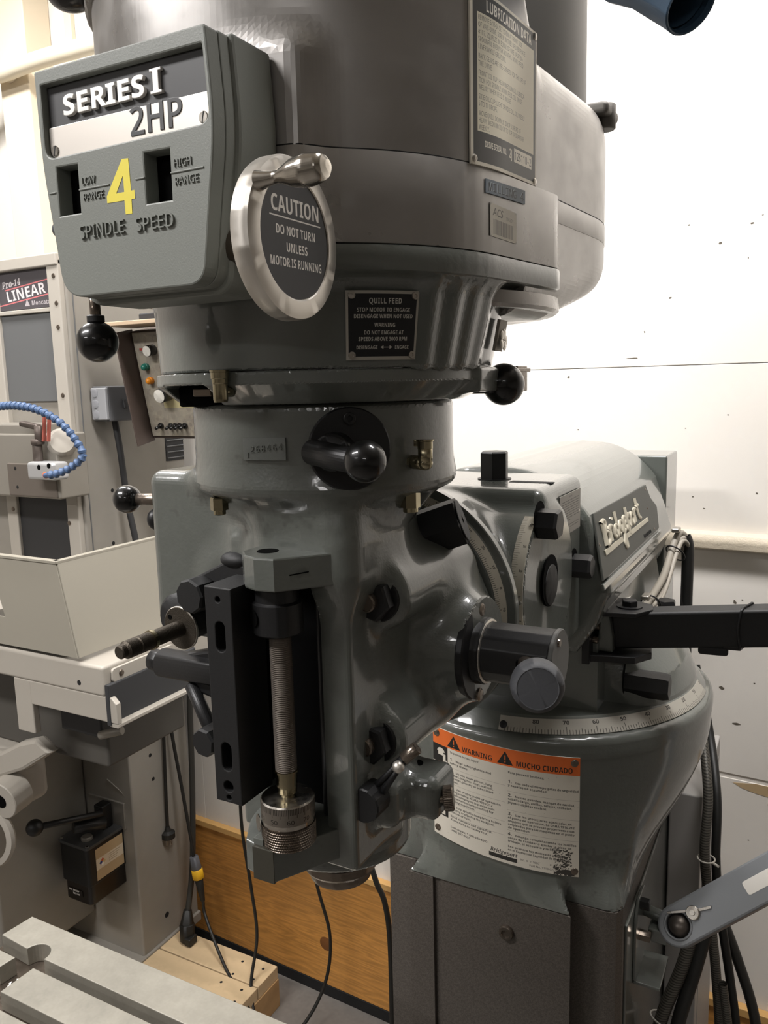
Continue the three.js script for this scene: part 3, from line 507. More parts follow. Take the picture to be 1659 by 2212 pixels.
sub(hub, 'cap_screw', spin([[0, 0], [.0036, 0], [.0032, .0016], [0, .002]], [hx + .0785, hy + .0175, hz + .006], X1, 20, .7), M.oilSteel);
sub(hub, 'handle_slot', tbox([.172, 1.5155, -.0300], [.022, .010, .006], [0, 0, 0], .002), M.hole);
const kn = part(mill, 'quill_feed_knob', spin([[0, -.017], [.009, -.016], [.0165, -.0115], [.0203, -.004], [.0207, .0015], [.0196, .008], [.0165, .0122], [.0158, .0128], [.0152, .0124], [0, .0128]], [.1945, 1.5205, .019], [.33, .13, .93], 56, .7), M.rubberGrey, 'dark grey mushroom knob in front of the hub');
sub(kn, 'knob_stem', rod([.166, 1.5165, -.038], [.189, 1.5190, .008], .0078, .0058), M.oilSteel);
// quill lock
const lk = part(mill, 'quill_lock_bolt', spin([[0, 0], [.0145, 0], [.0145, .019], [.0135, .0202], [0, .0204]], [.0715, 1.4215, .0585], Z1, 18, .25), M.blackOx, 'black round lock bolt at the foot of the head');
const rodD = (o) => [[.074 + o, 1.430 - o * .3, .064], [.0945 + o * .3, 1.4535 - o * .2, .062]];
sub(lk, 'lock_rod', rod(...rodD(0), .0030, .0022), M.blackOx); sub(lk, 'lock_rod', rod(...rodD(.0075), .0030, .0022), M.blackOx);
sub(lk, 'lock_ball', ball([.0965, 1.4532, .0635], .0050), M.chrome, 'small bright ball');
sub(lk, 'lever_end', rod([.0985, 1.4575, .058], [.1085, 1.4675, .053], .0052), M.oilSteel);
sub(lk, 'lever_end', rod([.088, 1.446, .054], [.1005, 1.459, .056], .0042), M.blackOx);
const ks = part(mill, 'knurled_screw', spin([[0, 0], [.0032, 0], [.0032, .005], [.0088, .0052], [.0098, .0062], [.0098, .0125], [.0090, .0135], [0, .0137]], [.1125, 1.4115, .0262], [.92, .12, -.38], 40, .4), M.oilSteel, 'small knurled thumb screw');
{ const n = 40, gs = []; const d = V(.92, .12, -.38).normalize(); for (let i = 0; i < n; i++) { const a = i / n * 2 * PI, g = new THREE.CylinderGeometry(.0006, .0006, .0066, 4); g.translate(.0098 * cos(a), .0095, .0098 * sin(a)); gs.push(aim(g, [.1125, 1.4115, .0262], [d.x, d.y, d.z])); } sub(ks, 'knurling', merge(gs), M.oilSteel); }
part(mill, 'lug_hole', spin([[0, 0], [.0065, 0], [.0062, .0005], [0, .0005]], [.0865, 1.4314, .012], Y1, 20, .4), M.hole);

// ---- left side: feed box fittings
knob([-.2005, 1.6485, .037], .0134, [-.160, 1.6490, .030], .0056, 'feed_box_knob', 'black ball knob left of the feed box', 0);
part(mill, 'feed_box_button', ball([-.171, 1.630, .03], .0105, .8, 1, 1), M.blackOx, 'half hidden round button');
const fh = part(mill, 'fine_feed_shaft', spin([[0, 0], [.0182, 0], [.0186, .0006], [.0186, .0024], [.018, .003], [.0068, .003], [.0068, .033], [.0074, .0335], [.0074, .0355], [.0070, .036], [.0073, .0365], [.0073, .049], [.0064, .05], [.0073, .051], [.0073, .061], [.0055, .063], [.0055, .067], [.0048, .068], [0, .068]], [-.0935, 1.5505, .089], [-.06, -.03, 1], 40, .5), S({ color: 0x4a443c, metalness: .8, roughness: .5, bumpMap: grain, bumpScale: .0003 }), 'dark disc with a long knurled shaft');
sub(fh, 'bright_collar', spin([[.0072, .0325], [.0082, .033], [.0082, .0362], [.0072, .0365]], [-.0935, 1.5505, .089], [-.06, -.03, 1], 28, .5), M.brass);
sub(fh, 'rim', spin([[.0184, .0003], [.0190, .0006], [.0190, .0022], [.0184, .0027]], [-.0935, 1.5505, .089], [-.06, -.03, 1], 40, .5), M.steel);
sub(fh, 'disc_hole', spin([[0, 0], [.0021, 0], [.0021, .0003], [0, .0003]], [-.1045, 1.5590, .0918], [-.06, -.03, 1], 16, .5), M.hole);
const lev = part(mill, 'feed_trip_bracket', merge(
  slab([[-.092, 1.568], [-.062, 1.555], [-.022, 1.565], [-.020, 1.604], [-.055, 1.608], [-.088, 1.592]], [0, 0, .045], X1, Y1, .030, .002),
  hexHead([-.0795, 1.5795, .072], [-.05, 0, 1], .0150, .022, .2, .1, 9),
  rod([-.102, 1.556, .05], [-.102, 1.556, .086], .0215)), M.blackMatte, 'black trip bracket beside the bar');
sub(lev, 'pivot_cylinder', rod([-.060, 1.6035, .040], [-.020, 1.615, .062], .0085), M.blackOx);
sub(lev, 'pivot_head', ball([-.048, 1.6085, .068], .0105, 1.5, .7, 1), M.blackMatte);
const th = part(mill, 'trip_plunger', merge(rod([-.178, 1.4885, .030], [-.020, 1.4905, .030], .0140), rod([-.190, 1.4900, .030], [-.172, 1.4885, .030], .0105), slab([[-.158, 1.499], [-.104, 1.513], [-.060, 1.513], [-.060, 1.480], [-.110, 1.462], [-.140, 1.468]], [0, 0, .020], X1, Y1, .014, .003)), M.blackOx, 'black horizontal plunger');
sub(th, 'plunger_screw', spin([[.0018, 0], [.0034, 0], [.0034, .0008], [.0018, .0008]], [-.136, 1.4735, .034], Z1, 20, .5), M.oilSteel);
sub(th, 'cam_rod', rod([-.1395, 1.473, .033], [-.106, 1.437, .046], .0066), M.blackOx);
sub(th, 'cam_knob', hexHead([-.0985, 1.4345, .036], [-.08, 0, 1], .0135, .030, .2, .1, 8), M.blackMatte);

// ---- tilt scale and ram adapter
const adF = (x, y, z) => {
  const rf = hypot(x - .002, y - 1.527);
  let d = dDisc(rf, z, .124, -.127, -.1195, .001);
  d = smin(d, dDisc(rf, z, .104, -.25, -.122, .008), .012);
  const drum = dDisc(hypot(y - 1.530, z + .258), x, .0868, -.12, .12, .003);
  const blk = dBox(x, y, z, 0, 1.532, -.318, .12, .103, .082, .014);
  return smin(d, smin(drum, blk, .012), .012);
};
const ad = part(mill, 'ram_adapter', solid(adF, [-.135, 1.38, -.41], [.135, 1.66, -.105], .0030), M.paint);
sub(ad, 'tilt_flange', spin([[0, 0], [.1275, 0], [.1285, .001], [.1285, .0085], [.1275, .0095], [.1215, .0105], [.1105, .0178], [.10, .0178], [0, .0178]], [.002, 1.527, -.1285], Z1, 96, .35), M.paint);
const scaleTex = (n0, step, nums, upside) => print(2048, 96, (c, w, h) => { c.fillStyle = '#b9b3a4'; c.fillRect(0, 0, w, h); c.fillStyle = '#33302b'; for (let i = 0; i <= n0; i++) { const x = 8 + i / n0 * (w - 16); c.fillRect(x - 2, h - (i % step ? 34 : i % (2 * step) ? 44 : 50), 4, 60); } c.font = 'bold 34px sans-serif'; c.textAlign = 'center'; nums.forEach(([t, u]) => { c.save(); c.translate(8 + u * (w - 16), 30); c.fillText(t, 0, 6); c.restore(); }); });
const tiltTex = scaleTex(110, 5, [10, 20, 30, 40, 50, 60, 70, 80, 90, 100].map((a, i) => [['30', '20', '10', '0', '10', '20', '10', '0', '10', '20'][i], a / 110]));
part(mill, 'tilt_scale', sheet((u, v) => { const a = lerp(-.1, 1.85, u), r = lerp(.1118, .1202, v); return [V(.002 + r * sin(a), 1.527 + r * cos(a), lerp(-.1113, -.1169, v)), V(sin(a) * .55, cos(a) * .55, .83).normalize()]; }, 60, 1, .001), S({ map: tiltTex, roughness: .5, metalness: .2 }), 'curved degree scale around the head flange');
const nodTex = scaleTex(60, 5, [['40', .1], ['30', .28], ['20', .46], ['10', .64], ['0', .82]]);
const nod = part(mill, 'nod_scale', sheet((u, v) => { const a = lerp(1.12, -.55, u); return [V(lerp(.1055, .1192, v), 1.530 + .0869 * sin(a), -.258 + .0869 * cos(a)), V(0, sin(a), cos(a))]; }, 40, 1, .001), S({ map: nodTex, roughness: .5, metalness: .2 }), 'curved degree scale on the drum of the ram adapter');
for (const a of [.98, -.02]) sub(nod, 'rivet', dome([.1168, 1.530 + .0878 * sin(a), -.258 + .0878 * cos(a)], [0, sin(a), cos(a)], .0022), M.steel);
const hb = (n, y, z, x0, L, r, t) => { const b = part(mill, n, hexHead([x0, y, z], X1, r, L, t, .16), M.blackOx, 'dark hexagon bolt head'); sub(b, 'bolt_hole', spin([[0, 0], [r * 1.2, 0], [r * 1.2, .0006], [0, .0006]], [x0 + .0001, y + r * .25, z], X1, 24, .4), M.hole); return b; };
hb('adapter_bolt', 1.6015, -.2235, .1198, .0225, .0165, .1);
hb('adapter_bolt', 1.5275, -.3600, .1198, .0235, .0145, .3);
sub(part(mill, 'pivot_recess', spin([[0, -.002], [.0285, -.002], [.0285, .0005], [0, .0005]], [.1234, 1.5335, -.2530], X1, 40, .4), M.hole), 'pivot_plug', spin([[0, 0], [.0225, 0], [.0222, .001], [.019, .0022], [0, .003]], [.1238, 1.5285, -.2545], X1, 40, .6), M.blackMatte, 'recessed round pivot plug');
part(mill, 'top_stud', merge(hexHead([.035, 1.634, -.318], Y1, .0172, .034, .2, .06), spin([[0, 0], [.020, 0], [.020, .002], [0, .002]], [.035, 1.634, -.318], Y1, 24)), M.blackOx, 'black hexagon stud on top of the adapter');
part(mill, 'top_slot', box([.062, 1.6342, -.306], [.112, 1.6354, -.292], .0004), M.dark);
const tilt = part(mill, 'tilt_worm_hexagon', hexHead([.062, 1.6155, -.055], [.90, .33, -.28], .0225, .040, .35, .03), M.blackMatte, 'large black hexagon of the tilt worm');
sub(tilt, 'end_face', spin([[.0035, 0], [.0195, 0], [.019, .0006], [.0035, .0006]], [.062 + .0405 * .90, 1.6155 + .0405 * .33, -.055 - .0405 * .28], [.90, .33, -.28], 30, .4), M.rubberGrey);
sub(tilt, 'centre_hole', spin([[0, 0], [.0036, 0], [0, .0003]], [.062 + .0402 * .90, 1.6155 + .0402 * .33, -.055 - .0402 * .28], [.90, .33, -.28], 16, .4), M.hole);
const note = print(768, 412, (c, w, h) => { c.fillStyle = '#85817a'; c.fillRect(0, 0, w, h); c.fillStyle = '#4d4a45'; c.font = 'bold 26px sans-serif'; c.textAlign = 'center'; c.fillText('WARNING', w / 2, 44); const r = rng(4); c.textAlign = 'left'; for (let i = 0; i < 13; i++) { let x = 70; const y = 66 + i * 25; if (i === 9) continue; const end = i === 8 || i === 12 ? 380 : 700; while (x < end) { const L = 30 + r() * 90; c.fillRect(x, y, min(L, end - x), 10); x += L + 18; } } });
const nt = part(mill, 'notice_plate', flatSheet([.1212, 1.5722, -.2915], [0, 0, -1], Y1, .0885, .0475, .0012), S({ map: note, roughness: .5 }), 'small grey notice plate with fine print');
for (const [y, z] of [[1.594, -.297], [1.593, -.376]]) sub(nt, 'rivet', dome([.1214, y, z], X1, .0024), M.steel);

// ---- ram, turret, column
const ramP = [[0, 1.641], [.05, 1.636], [.088, 1.619], [.118, 1.592], [.1275, 1.580], [.1545, 1.496], [.1565, 1.484], [.150, 1.474], [.138, 1.44], [.112, 1.40], [-.112, 1.40], [-.138, 1.44], [-.150, 1.474], [-.1565, 1.484], [-.1545, 1.496], [-.1275, 1.58], [-.118, 1.592], [-.088, 1.619], [-.05, 1.636]];
const ramSm = []; { const c = new THREE.CatmullRomCurve3(ramP.slice(0, 5).map(p => V(p[0], p[1], 0))); const half = [[.156, 1.4905], [.1565, 1.4845], [.150, 1.474], [.138, 1.44], [.112, 1.40]]; const top = c.getPoints(18).map(p => [p.x, p.y]); top.push([.1535, 1.4990]); const R = [...top, ...half]; ramSm.push(...R, ...R.slice(1).reverse().map(([x, y]) => [-x, y])); }
const ramD = dPoly(ramSm);
const ram = part(mill, 'ram', solid((x, y, z) => { const d2 = ramD(x, y) + .012, c = abs(z + .64) - .24 + .012; return hypot(max(d2, 0), max(c, 0)) + min(max(d2, c), 0) - .012; }, [-.17, 1.38, -.90], [.17, 1.66, -.38], .0045), M.paint);
{ // nameplate on the slanted flank of the ram
  const u = V(-.306, .952, 0), n = V(.952, .306, 0), at = (s, t, k = 0) => { const p = V(.1547, 1.4955, -s).addScaledVector(u, t).addScaledVector(n, k); return [p.x, p.y, p.z]; };
  const plate = part(mill, 'maker_nameplate', slab([[.376, .0124], [.758, .0124], [.790, .045], [.762, .064], [.756, .0862], [.418, .0908]], at(0, 0, -.0006), [0, 0, -1], [u.x, u.y, 0], .0034, .0008), S({ color: 0x3c3e39, roughness: .5, metalness: .2 }), 'dark nameplate with raised script lettering');
  sub(plate, 'plate_ledge', slab([[.366, .002], [.765, .002], [.765, .0095], [.366, .0095]], at(0, 0, -.001), [0, 0, -1], [u.x, u.y, 0], .0045, .0015), M.paint);
  const scriptM = S({ color: 0xb5af9e, roughness: .5, metalness: .2 }), strokes = []; const put = (pts, w = 1) => { const c = new THREE.CatmullRomCurve3(pts.map(([x, y]) => V((.427 + x * .0282) / 2.1, .0462 + y * .0225, 0)), false, 'catmullrom', .4); const g = new THREE.TubeGeometry(c, pts.length * 4, .0029 * w, 6); g.scale(2.1, 1, .9); const m = new THREE.Matrix4().makeBasis(V(0, 0, -1), u, n).setPosition(...at(0, 0, .0032)); strokes.push(g.applyMatrix4(m)); };
  put([[.15, 1.25], [.32, 1.3], [.28, .6], [.12, 0]], 1.35); put([[.2, 1.3], [.75, 1.35], [.85, 1.05], [.4, .75], [.95, .6], [.98, .2], [.6, 0], [.1, 0]], 1.1);
  put([[1.05, .7], [1.35, .85], [1.3, .4], [1.22, .02]]); put([[1.33, .6], [1.55, .85], [1.85, .75]]);
  put([[1.95, .8], [1.92, .3], [2.05, .02], [2.25, .1]]); put([[2.05, 1.15], [2.12, 1.22]], 1.25);
  put([[2.75, .6], [2.5, .7], [2.3, .35], [2.5, .0], [2.8, .35]]); put([[2.98, 1.45], [2.85, .7], [2.85, .1], [3.05, .02]]);
  put([[3.75, .62], [3.5, .75], [3.25, .35], [3.45, .05], [3.75, .45]]); put([[3.85, .8], [3.8, 0], [3.72, -.75], [3.5, -.98], [3.4, -.6], [3.8, -.1], [4.15, .1]]);
  put([[4.15, .3], [4.6, .55], [4.55, .82], [4.28, .75], [4.2, .2], [4.45, .0], [4.75, .2]]);
  put([[5.2, 1.3], [5.05, .5], [4.92, -.35]]); put([[5.1, .6], [5.45, .85], [5.65, .45], [5.4, .02], [5.1, .1]]);
  put([[6.2, .8], [5.9, .55], [5.95, .1], [6.25, .02], [6.5, .4], [6.25, .8]]);
  put([[6.75, .85], [6.75, .4], [6.68, .02]]); put([[6.78, .55], [7.0, .85], [7.3, .75]]);
  put([[7.85, 1.45], [7.7, .6], [7.75, .08], [8.0, .05]]); put([[7.4, .85], [8.15, .92]]);
  sub(plate, 'script_lettering', merge(strokes), scriptM, 'raised cream script reading Bridgeport');
  sub(plate, 'script_underline', merge(slab([[.413, .0358], [.515, .0358], [.515, .0428], [.413, .0428]], at(0, 0, .0022), [0, 0, -1], [u.x, u.y, 0], .0022, .0004), slab([[.540, .0352], [.694, .0348], [.694, .0408], [.540, .0418]], at(0, 0, .0022), [0, 0, -1], [u.x, u.y, 0], .0022, .0004)), scriptM);
  sub(plate, 'small_word', raised('textron', 'bold', at(.640, .0165, .0024), [0, 0, -1], [u.x, u.y, 0], .055, .0062, .001), M.dark);
  for (const [s, t] of [[.402, .052], [.742, .080], [.718, .052], [.722, .018]]) { const q = at(s, t, .0026); sub(plate, 'rivet', dome(q, [n.x, n.y, 0], .0024), M.oilSteel); }
}
part(mill, 'ram_rear_box', box([.02, 1.24, -1.0], [.143, 1.614, -.885], .004), M.paint, 'tall grey box behind the ram');

// turret
const TZ = -.62;
const domeD = dPoly([[0, 1.29], [.2465, 1.29], [.2463, 1.2925], [.2346, 1.3085], [.2335, 1.316], [.222, 1.345], [.195, 1.385], [.165, 1.400], [0, 1.405]]);
const turret = part(mill, 'turret', merge(spin([[0, 1.3125], [.215, 1.3125], [.2315, 1.3115], [.2345, 1.3085], [.2462, 1.2925], [.2462, 1.2905], [.2, 1.29]], [0, 0, TZ], Y1, 160, .35), solid((x, y, z) => smax(domeD(hypot(x, z - TZ), y) + .0012, z + .482, .02), [-.25, 1.285, -.88], [.25, 1.42, -.46], .004)), M.paint);
sub(turret, 'ram_saddle', merge(slab([[-.128, .44], [.1325, .44], [.1325, .80], [-.128, .80]], [0, 1.30, 0], X1, [0, 0, -1], .108, .002), slab([[-.150, 1.395], [.150, 1.395], [.150, 1.415], [.142, 1.46], [.135, 1.46], [.13, 1.40], [-.13, 1.40], [-.142, 1.46], [-.150, 1.415]], [0, 0, -.80], X1, Y1, .355, .002)), M.paint);
const turTex = print(2048, 128, (c, w, h) => { c.fillStyle = '#a8a49a'; c.fillRect(0, 0, w, h); c.fillStyle = '#2f2d2a'; c.font = 'bold 46px sans-serif'; c.textAlign = 'center'; for (let d = 90; d >= 0; d -= 1) { const x = 46 + (90 - d) / 90 * (w - 60); const L = d % 10 ? (d % 5 ? 38 : 48) : 64; c.fillRect(x - 2, h - L, 4, L); if (d % 10 === 0 && d < 90) { c.save(); c.translate(x, 46); c.fillText(String(d), 0, 0); c.restore(); } } });
const ts = part(mill, 'swivel_scale', wrapSheet(0, TZ, .2466, .075, 1.60, 1.2922, 1.3082, .0012, 64, .2346), S({ map: turTex, roughness: .5, metalness: .2 }), 'engraved degree scale around the turret');
sub(ts, 'rivet', dome([.2445 * sin(.10), 1.300, TZ + .2445 * cos(.10)], [sin(.1), .6, cos(.1)], .0052), M.blackOx);
sub(ts, 'rivet', dome([.2445 * sin(1.585), 1.290, TZ + .2475 * cos(1.585)], [sin(1.585), .2, cos(1.585)], .0045), M.blackOx);
hb('ram_lock_bolt', 1.340, -.495, .158, .058, .0185, .2);
hb('ram_lock_bolt', 1.392, -.66, .205, .02, .016, .2);
part(mill, 'clamp_stud', merge(hexHead([.182, 1.383, -.655], Y1, .0165, .034, .1, .15)), M.blackOx, 'black hexagon stud beside the ram');

// column: turret seat running into the dovetailed body
const bodyP = [[-.166, -.402], [-.097, -.402], [-.118, -.370], [.120, -.370], [.099, -.402], [.160, -.402], [.172, -.406], [.178, -.418], [.178, -.86], [-.166, -.86]];
const bodyD = dPoly(bodyP);
const colTop = solid((x, y, z) => {
  const sm = t => { t = clamp(t); return t * t * (3 - 2 * t); }, fr = sm((z + .47) / .06), slow = Math.pow(sm((y - 1.052) / .19), .62), fast = Math.pow(sm((y - 1.050) / .062), .75), w = lerp(slow, fast, fr), r = hypot(x, z - TZ), R = .2525 + .004 * clamp((y - 1.19) / .08);
  const d2 = lerp(bodyD(x, z), r - R, w);
  return slabOf(d2 * .82, y, 1.0516, 1.275, .0018);
}, [-.27, 1.04, -.89], [.27, 1.30, -.355], .0036);
const seat = part(mill, 'turret_seat', colTop, M.paintWorn);
sub(seat, 'seat_lip', spin([[.20, 1.262], [.2566, 1.262], [.2574, 1.272], [.2572, 1.280], [.2555, 1.2865], [.2515, 1.2905], [.247, 1.2917], [.20, 1.2917]], [0, 0, TZ], Y1, 160, 1.0), M.paintWorn);
const wayP = [[-.166, .402], [-.0985, .402], [-.118, .371], [-.080, .371], [-.080, .377], [-.0695, .377], [-.0695, .3735], [.064, .3735], [.064, .371], [.119, .371], [.098, .402], [.158, .402], [.171, .406], [.177, .418], [.177, .86], [-.166, .86]];
const col = part(mill, 'column', slab(wayP, [0, .0, 0], X1, [0, 0, -1], 1.0514, .0006), M.wayIron, 'dark oily dovetail column');
sub(col, 'way_stop', merge(spin([[0, 0], [.0105, 0], [.0105, .004], [.0095, .006], [.006, .007], [.005, .0045], [0, .0045]], [.030, 1.000, -.3737], Z1, 24, .5)), M.oilSteel);
sub(col, 'side_panel', box([.1765, .2, -.80], [.181, 1.02, -.43], .002), M.paintWorn);
sub(col, 'way_face', slab([[-.1655, .0], [-.1215, .0], [-.1215, 1.0505], [-.1655, 1.0505]], [0, 0, -.4035], X1, Y1, .0024, .0004), S({ map: ribbed, color: 0xffffff, metalness: .2, roughness: .6 }));

// warning plate wrapped on the turret seat
const warnTex = print(1400, 1200, (c, w, h) => {
  c.fillStyle = '#cdc7ba'; c.fillRect(0, 0, w, h); c.fillStyle = '#d9692b'; c.fillRect(0, 0, w, 178);
  c.fillStyle = '#1b1a19'; const tri = (x, y, s) => { c.beginPath(); c.moveTo(x, y - s); c.lineTo(x + s * .95, y + s * .75); c.lineTo(x - s * .95, y + s * .75); c.fill(); }; tri(238, 104, 76); tri(742, 104, 76);
  c.fillStyle = '#d9692b'; for (const x of [238, 742]) { c.fillRect(x - 5, 70, 10, 52); c.fillRect(x - 5, 132, 10, 12); }
  c.fillStyle = '#1b1a19'; c.font = 'bold 74px sans-serif'; c.fillText('WARNING', 326, 158, 300); c.fillText('MUCHO CIUDADO', 838, 158, 500);
  c.fillRect(0, 178, 170, 780); c.fillStyle = '#cdc7ba'; for (const y of [372, 560, 762]) c.fillRect(0, y, 170, 5);
  // pictograms: goggles and boot, glove, hand and press, chuck
  c.fillRect(60, 238, 62, 50); c.beginPath(); c.arc(92, 252, 44, PI, 0); c.fill(); c.fillRect(116, 268, 30, 80); c.fillRect(116, 330, 46, 26); c.beginPath(); c.moveTo(20, 420); c.lineTo(54, 400); c.lineTo(112, 480); c.lineTo(92, 540); c.lineTo(58, 500); c.fill(); c.fillRect(84, 402, 62, 34); c.fillRect(62, 580, 50, 34); c.beginPath(); c.ellipse(96, 690, 36, 52, 0, 0, 7); c.fill(); c.beginPath(); c.moveTo(66, 790); c.lineTo(112, 860); c.lineTo(26, 860); c.fill(); c.fillRect(48, 872, 90, 22); c.fillRect(96, 900, 40, 44);
  c.fillStyle = '#2b2926'; c.strokeStyle = '#9b958a'; c.lineWidth = 3;
  const para = (x, y, num, lines, mw) => { c.font = 'bold 44px sans-serif'; if (num) c.fillText(num, x, y); c.font = 'bold 31px sans-serif'; lines.forEach((t, i) => c.fillText(t, x + (i || !num ? 0 : 62), y + i * 35, mw)); };
  para(195, 226, '', ['To prevent serious injury:'], 300); para(195, 306, '1.', ['Wear safety glasses and', 'safety shoes.'], 400); para(195, 432, '2.', ['Do not wear gloves, long', 'sleeves, long hair, rings, watches,', 'neckties, jewelry or other loose', 'items.'], 440); para(195, 610, '3.', ['Use proper point of operation', 'safeguarding. OSHA 1910.212', 'requires employers to provide point', 'of operation safeguarding for', 'milling machines.'], 450); para(195, 810, '4.', ['Stop spindle completely before', 'changing or adjusting the workpiece,', 'fixture or tool.'], 450);
  para(195, 930, '', ['Read manuals and signs first.', 'Know rules on safety test.'], 430); para(195, 1050, '', ['Lost copies: 1-800-243-4292', '(203) 367-3651'], 380);
  para(768, 246, '', ['Para prevenir lesiones:'], 320); para(768, 344, '1.', ['Use todo el tiempo gafas de seguridad', 'y zapatos de seguridad.'], 560); para(768, 486, '2.', ['No use guantes, mangas de camisa,', 'cabello largo, anillos, relojes, corbatas,', 'joyas u objetos sueltos.'], 570); para(768, 680, '3.', ['Use los protectores adecuados en', 'el punto de operacion. La OSHA 1910.212', 'requiere que se provean protectores a sus', 'empleados para las maquinas en el punto', 'de operacion.'], 590); para(768, 892, '4.', ['Detenga completamente los husillos', 'antes de cambiar o ajustar la pieza de', 'trabajo, el accesorio y la llave.'], 570); para(768, 1020, '', ['Lea primero los manuales y avisos.', 'en el Examen de Seguridad de la maquina.'], 560);
  for (const [x, y, X] of [[180, 380, 740], [180, 556, 740], [180, 760, 740], [180, 905, 740], [760, 430, 1400], [760, 626, 1400], [760, 838, 1400]]) { c.beginPath(); c.moveTo(x, y); c.lineTo(X, y); c.stroke(); }
  c.font = 'italic bold 58px serif'; c.fillText('Bridgeport', 600, 1112, 250); c.fillRect(590, 1126, 262, 42); c.font = '28px sans-serif'; c.fillText('No. 4   c 1980', 880, 1128); c.fillText('Part No. 1113-0221', 960, 1166);
  // black scuffs in the lower right corner, rust specks
  const r = rng(77); c.fillStyle = '#3a3732'; for (let i = 0; i < 260; i++) { const a = r() * r(), x = 1330 - r() * 150 + (r() - .5) * 120 * a, y = 930 + r() * 270; c.beginPath(); c.ellipse(x, y, 2 + r() * 12, 2 + r() * 5, -.5, 0, 7); c.fill(); } for (let i = 0; i < 60; i++) { c.fillRect(r() * w, 180 + r() * 1000, 3, 3); } c.beginPath(); c.moveTo(1180, 1180); c.quadraticCurveTo(1270, 1120, 1330, 1140); c.lineTo(1370, 1195); c.fill();
});
const wt = part(mill, 'warning_plate', sheet((u, v) => { const a = lerp(-.300, .497, u), r = .2575, y = lerp(lerp(1.1235, 1.0975, u), lerp(1.2815, 1.2655, u), v); return [V(r * sin(a), y, TZ + r * cos(a)), V(sin(a), 0, cos(a))]; }, 24, 4, .0016), S({ map: warnTex, roughness: .42 }), 'white and orange bilingual warning plate');
for (const [a, y] of [[-.275, 1.273], [.470, 1.2585], [-.275, 1.1325], [.475, 1.106]]) sub(wt, 'rivet', dome([.259 * sin(a), y, TZ + .259 * cos(a)], [sin(a), 0, cos(a)], .005), M.oilSteel);

// work table
const TT = .9494;
const tableMat = S({ map: pattern(512, .3, [[4, 1], [10, .8], [30, .6], [110, .5]], 51, a => { const v = .94 + .2 * (a - .5); return [150 * v, 146 * v, 135 * v]; }), metalness: .35, roughness: .5 });
const tb = part(mill, 'work_table', box([-.68, TT - .09, -.149], [.05, TT - .028, .085], .001), M.oilSteel, 'ground steel table with T slots');
const backStrip = [[-.667, .1005], [-.606, .0965]]; for (let i = 0; i <= 14; i++) { const a = PI * .93 - PI * .90 * i / 14; backStrip.push([-.5855 + .0203 * cos(a), .0950 + .0203 * sin(a)]); }
backStrip.push([-.5655, .0925], [.05, .0885], [.05, .1500], [-.662, .1500]);
sub(tb, 'table_land', slab(backStrip, [0, TT - .028, 0], X1, [0, 0, -1], .028, .0011), tableMat);
sub(tb, 'table_land', slab([[-.566, .022], [.05, .020], [.05, .0700], [-.564, .0735]], [0, TT - .028, 0], X1, [0, 0, -1], .028, .0011), tableMat);
sub(tb, 'table_land', slab([[-.566, -.085], [.05, -.085], [.05, -.0015], [-.566, .0005]], [0, TT - .028, 0], X1, [0, 0, -1], .028, .0011), tableMat);
sub(tb, 'table_end_pad', slab([[-.68, .05], [-.609, .052], [-.606, .0765], [-.68, .078]], [0, TT - .028, 0], X1, [0, 0, -1], .028, .0011), tableMat);
sub(tb, 'table_end_pad', slab([[-.68, -.085], [-.606, -.085], [-.606, .022], [-.68, .022]], [0, TT - .028, 0], X1, [0, 0, -1], .028, .0011), tableMat);
{ const r = rng(9), chips = []; for (let i = 0; i < 26; i++) { const g = new THREE.TetrahedronGeometry(.0012 + r() * .0022); g.scale(1.8, .5, 1); g.rotateY(r() * 6); g.translate(-.60 + r() * .045, TT - .026 + r() * .002, -.075 + r() * .03); chips.push(g); } const ch = sub(tb, 'metal_chips', merge(chips), M.steel); ch.userData.kind = 'stuff'; }
part(mill, 'knee', box([-.12, .35, -.30], [.10, .76, .05], .004), M.paintWorn);
part(mill, 'saddle', box([-.16, .755, -.16], [.12, TT - .088, .09], .004), M.paintWorn);

// motor standing on the housing behind the tower
const motor = part(mill, 'motor', spin([[0, 1.985], [.152, 1.985], [.152, 2.005], [.1395, 2.008], [.1385, 2.25], [0, 2.25]], [0, 0, -.3], Y1, 72, .4), S({ color: 0x55534f, roughness: .5, metalness: .2 }), 'dark grey motor');
sub(motor, 'motor_ear', merge(box([.120, 1.994, -.262], [.186, 2.006, -.215], .005), rod([.178, 1.985, -.238], [.178, 2.008, -.238], .010)), S({ color: 0x6b6863, roughness: .55, metalness: .3 }));
part(mill, 'rear_flange', spin([[0, 1.806], [.150, 1.806], [.1535, 1.8085], [.1535, 1.818], [0, 1.818]], [.022, 0, -.075], Y1, 64, .5), M.alumCast);
const brake = part(mill, 'brake_lever', ball([-.137, 2.0465, .115], .017, 1.25, .8, 1), M.bakelite, 'black lever end at the top left');
sub(brake, 'lever_rod', rod([-.137, 2.048, .115], [-.10, 2.075, .09], .006), M.blackOx);
part(mill, 'cast_hook', tube([[-.052, 2.052, .1585], [-.041, 2.040, .1625], [-.033, 2.036, .1650], [-.027, 2.041, .1660], [-.024, 2.052, .1655]], .0035, 8, 24), M.alumCast, 'small raised hook on the tower');

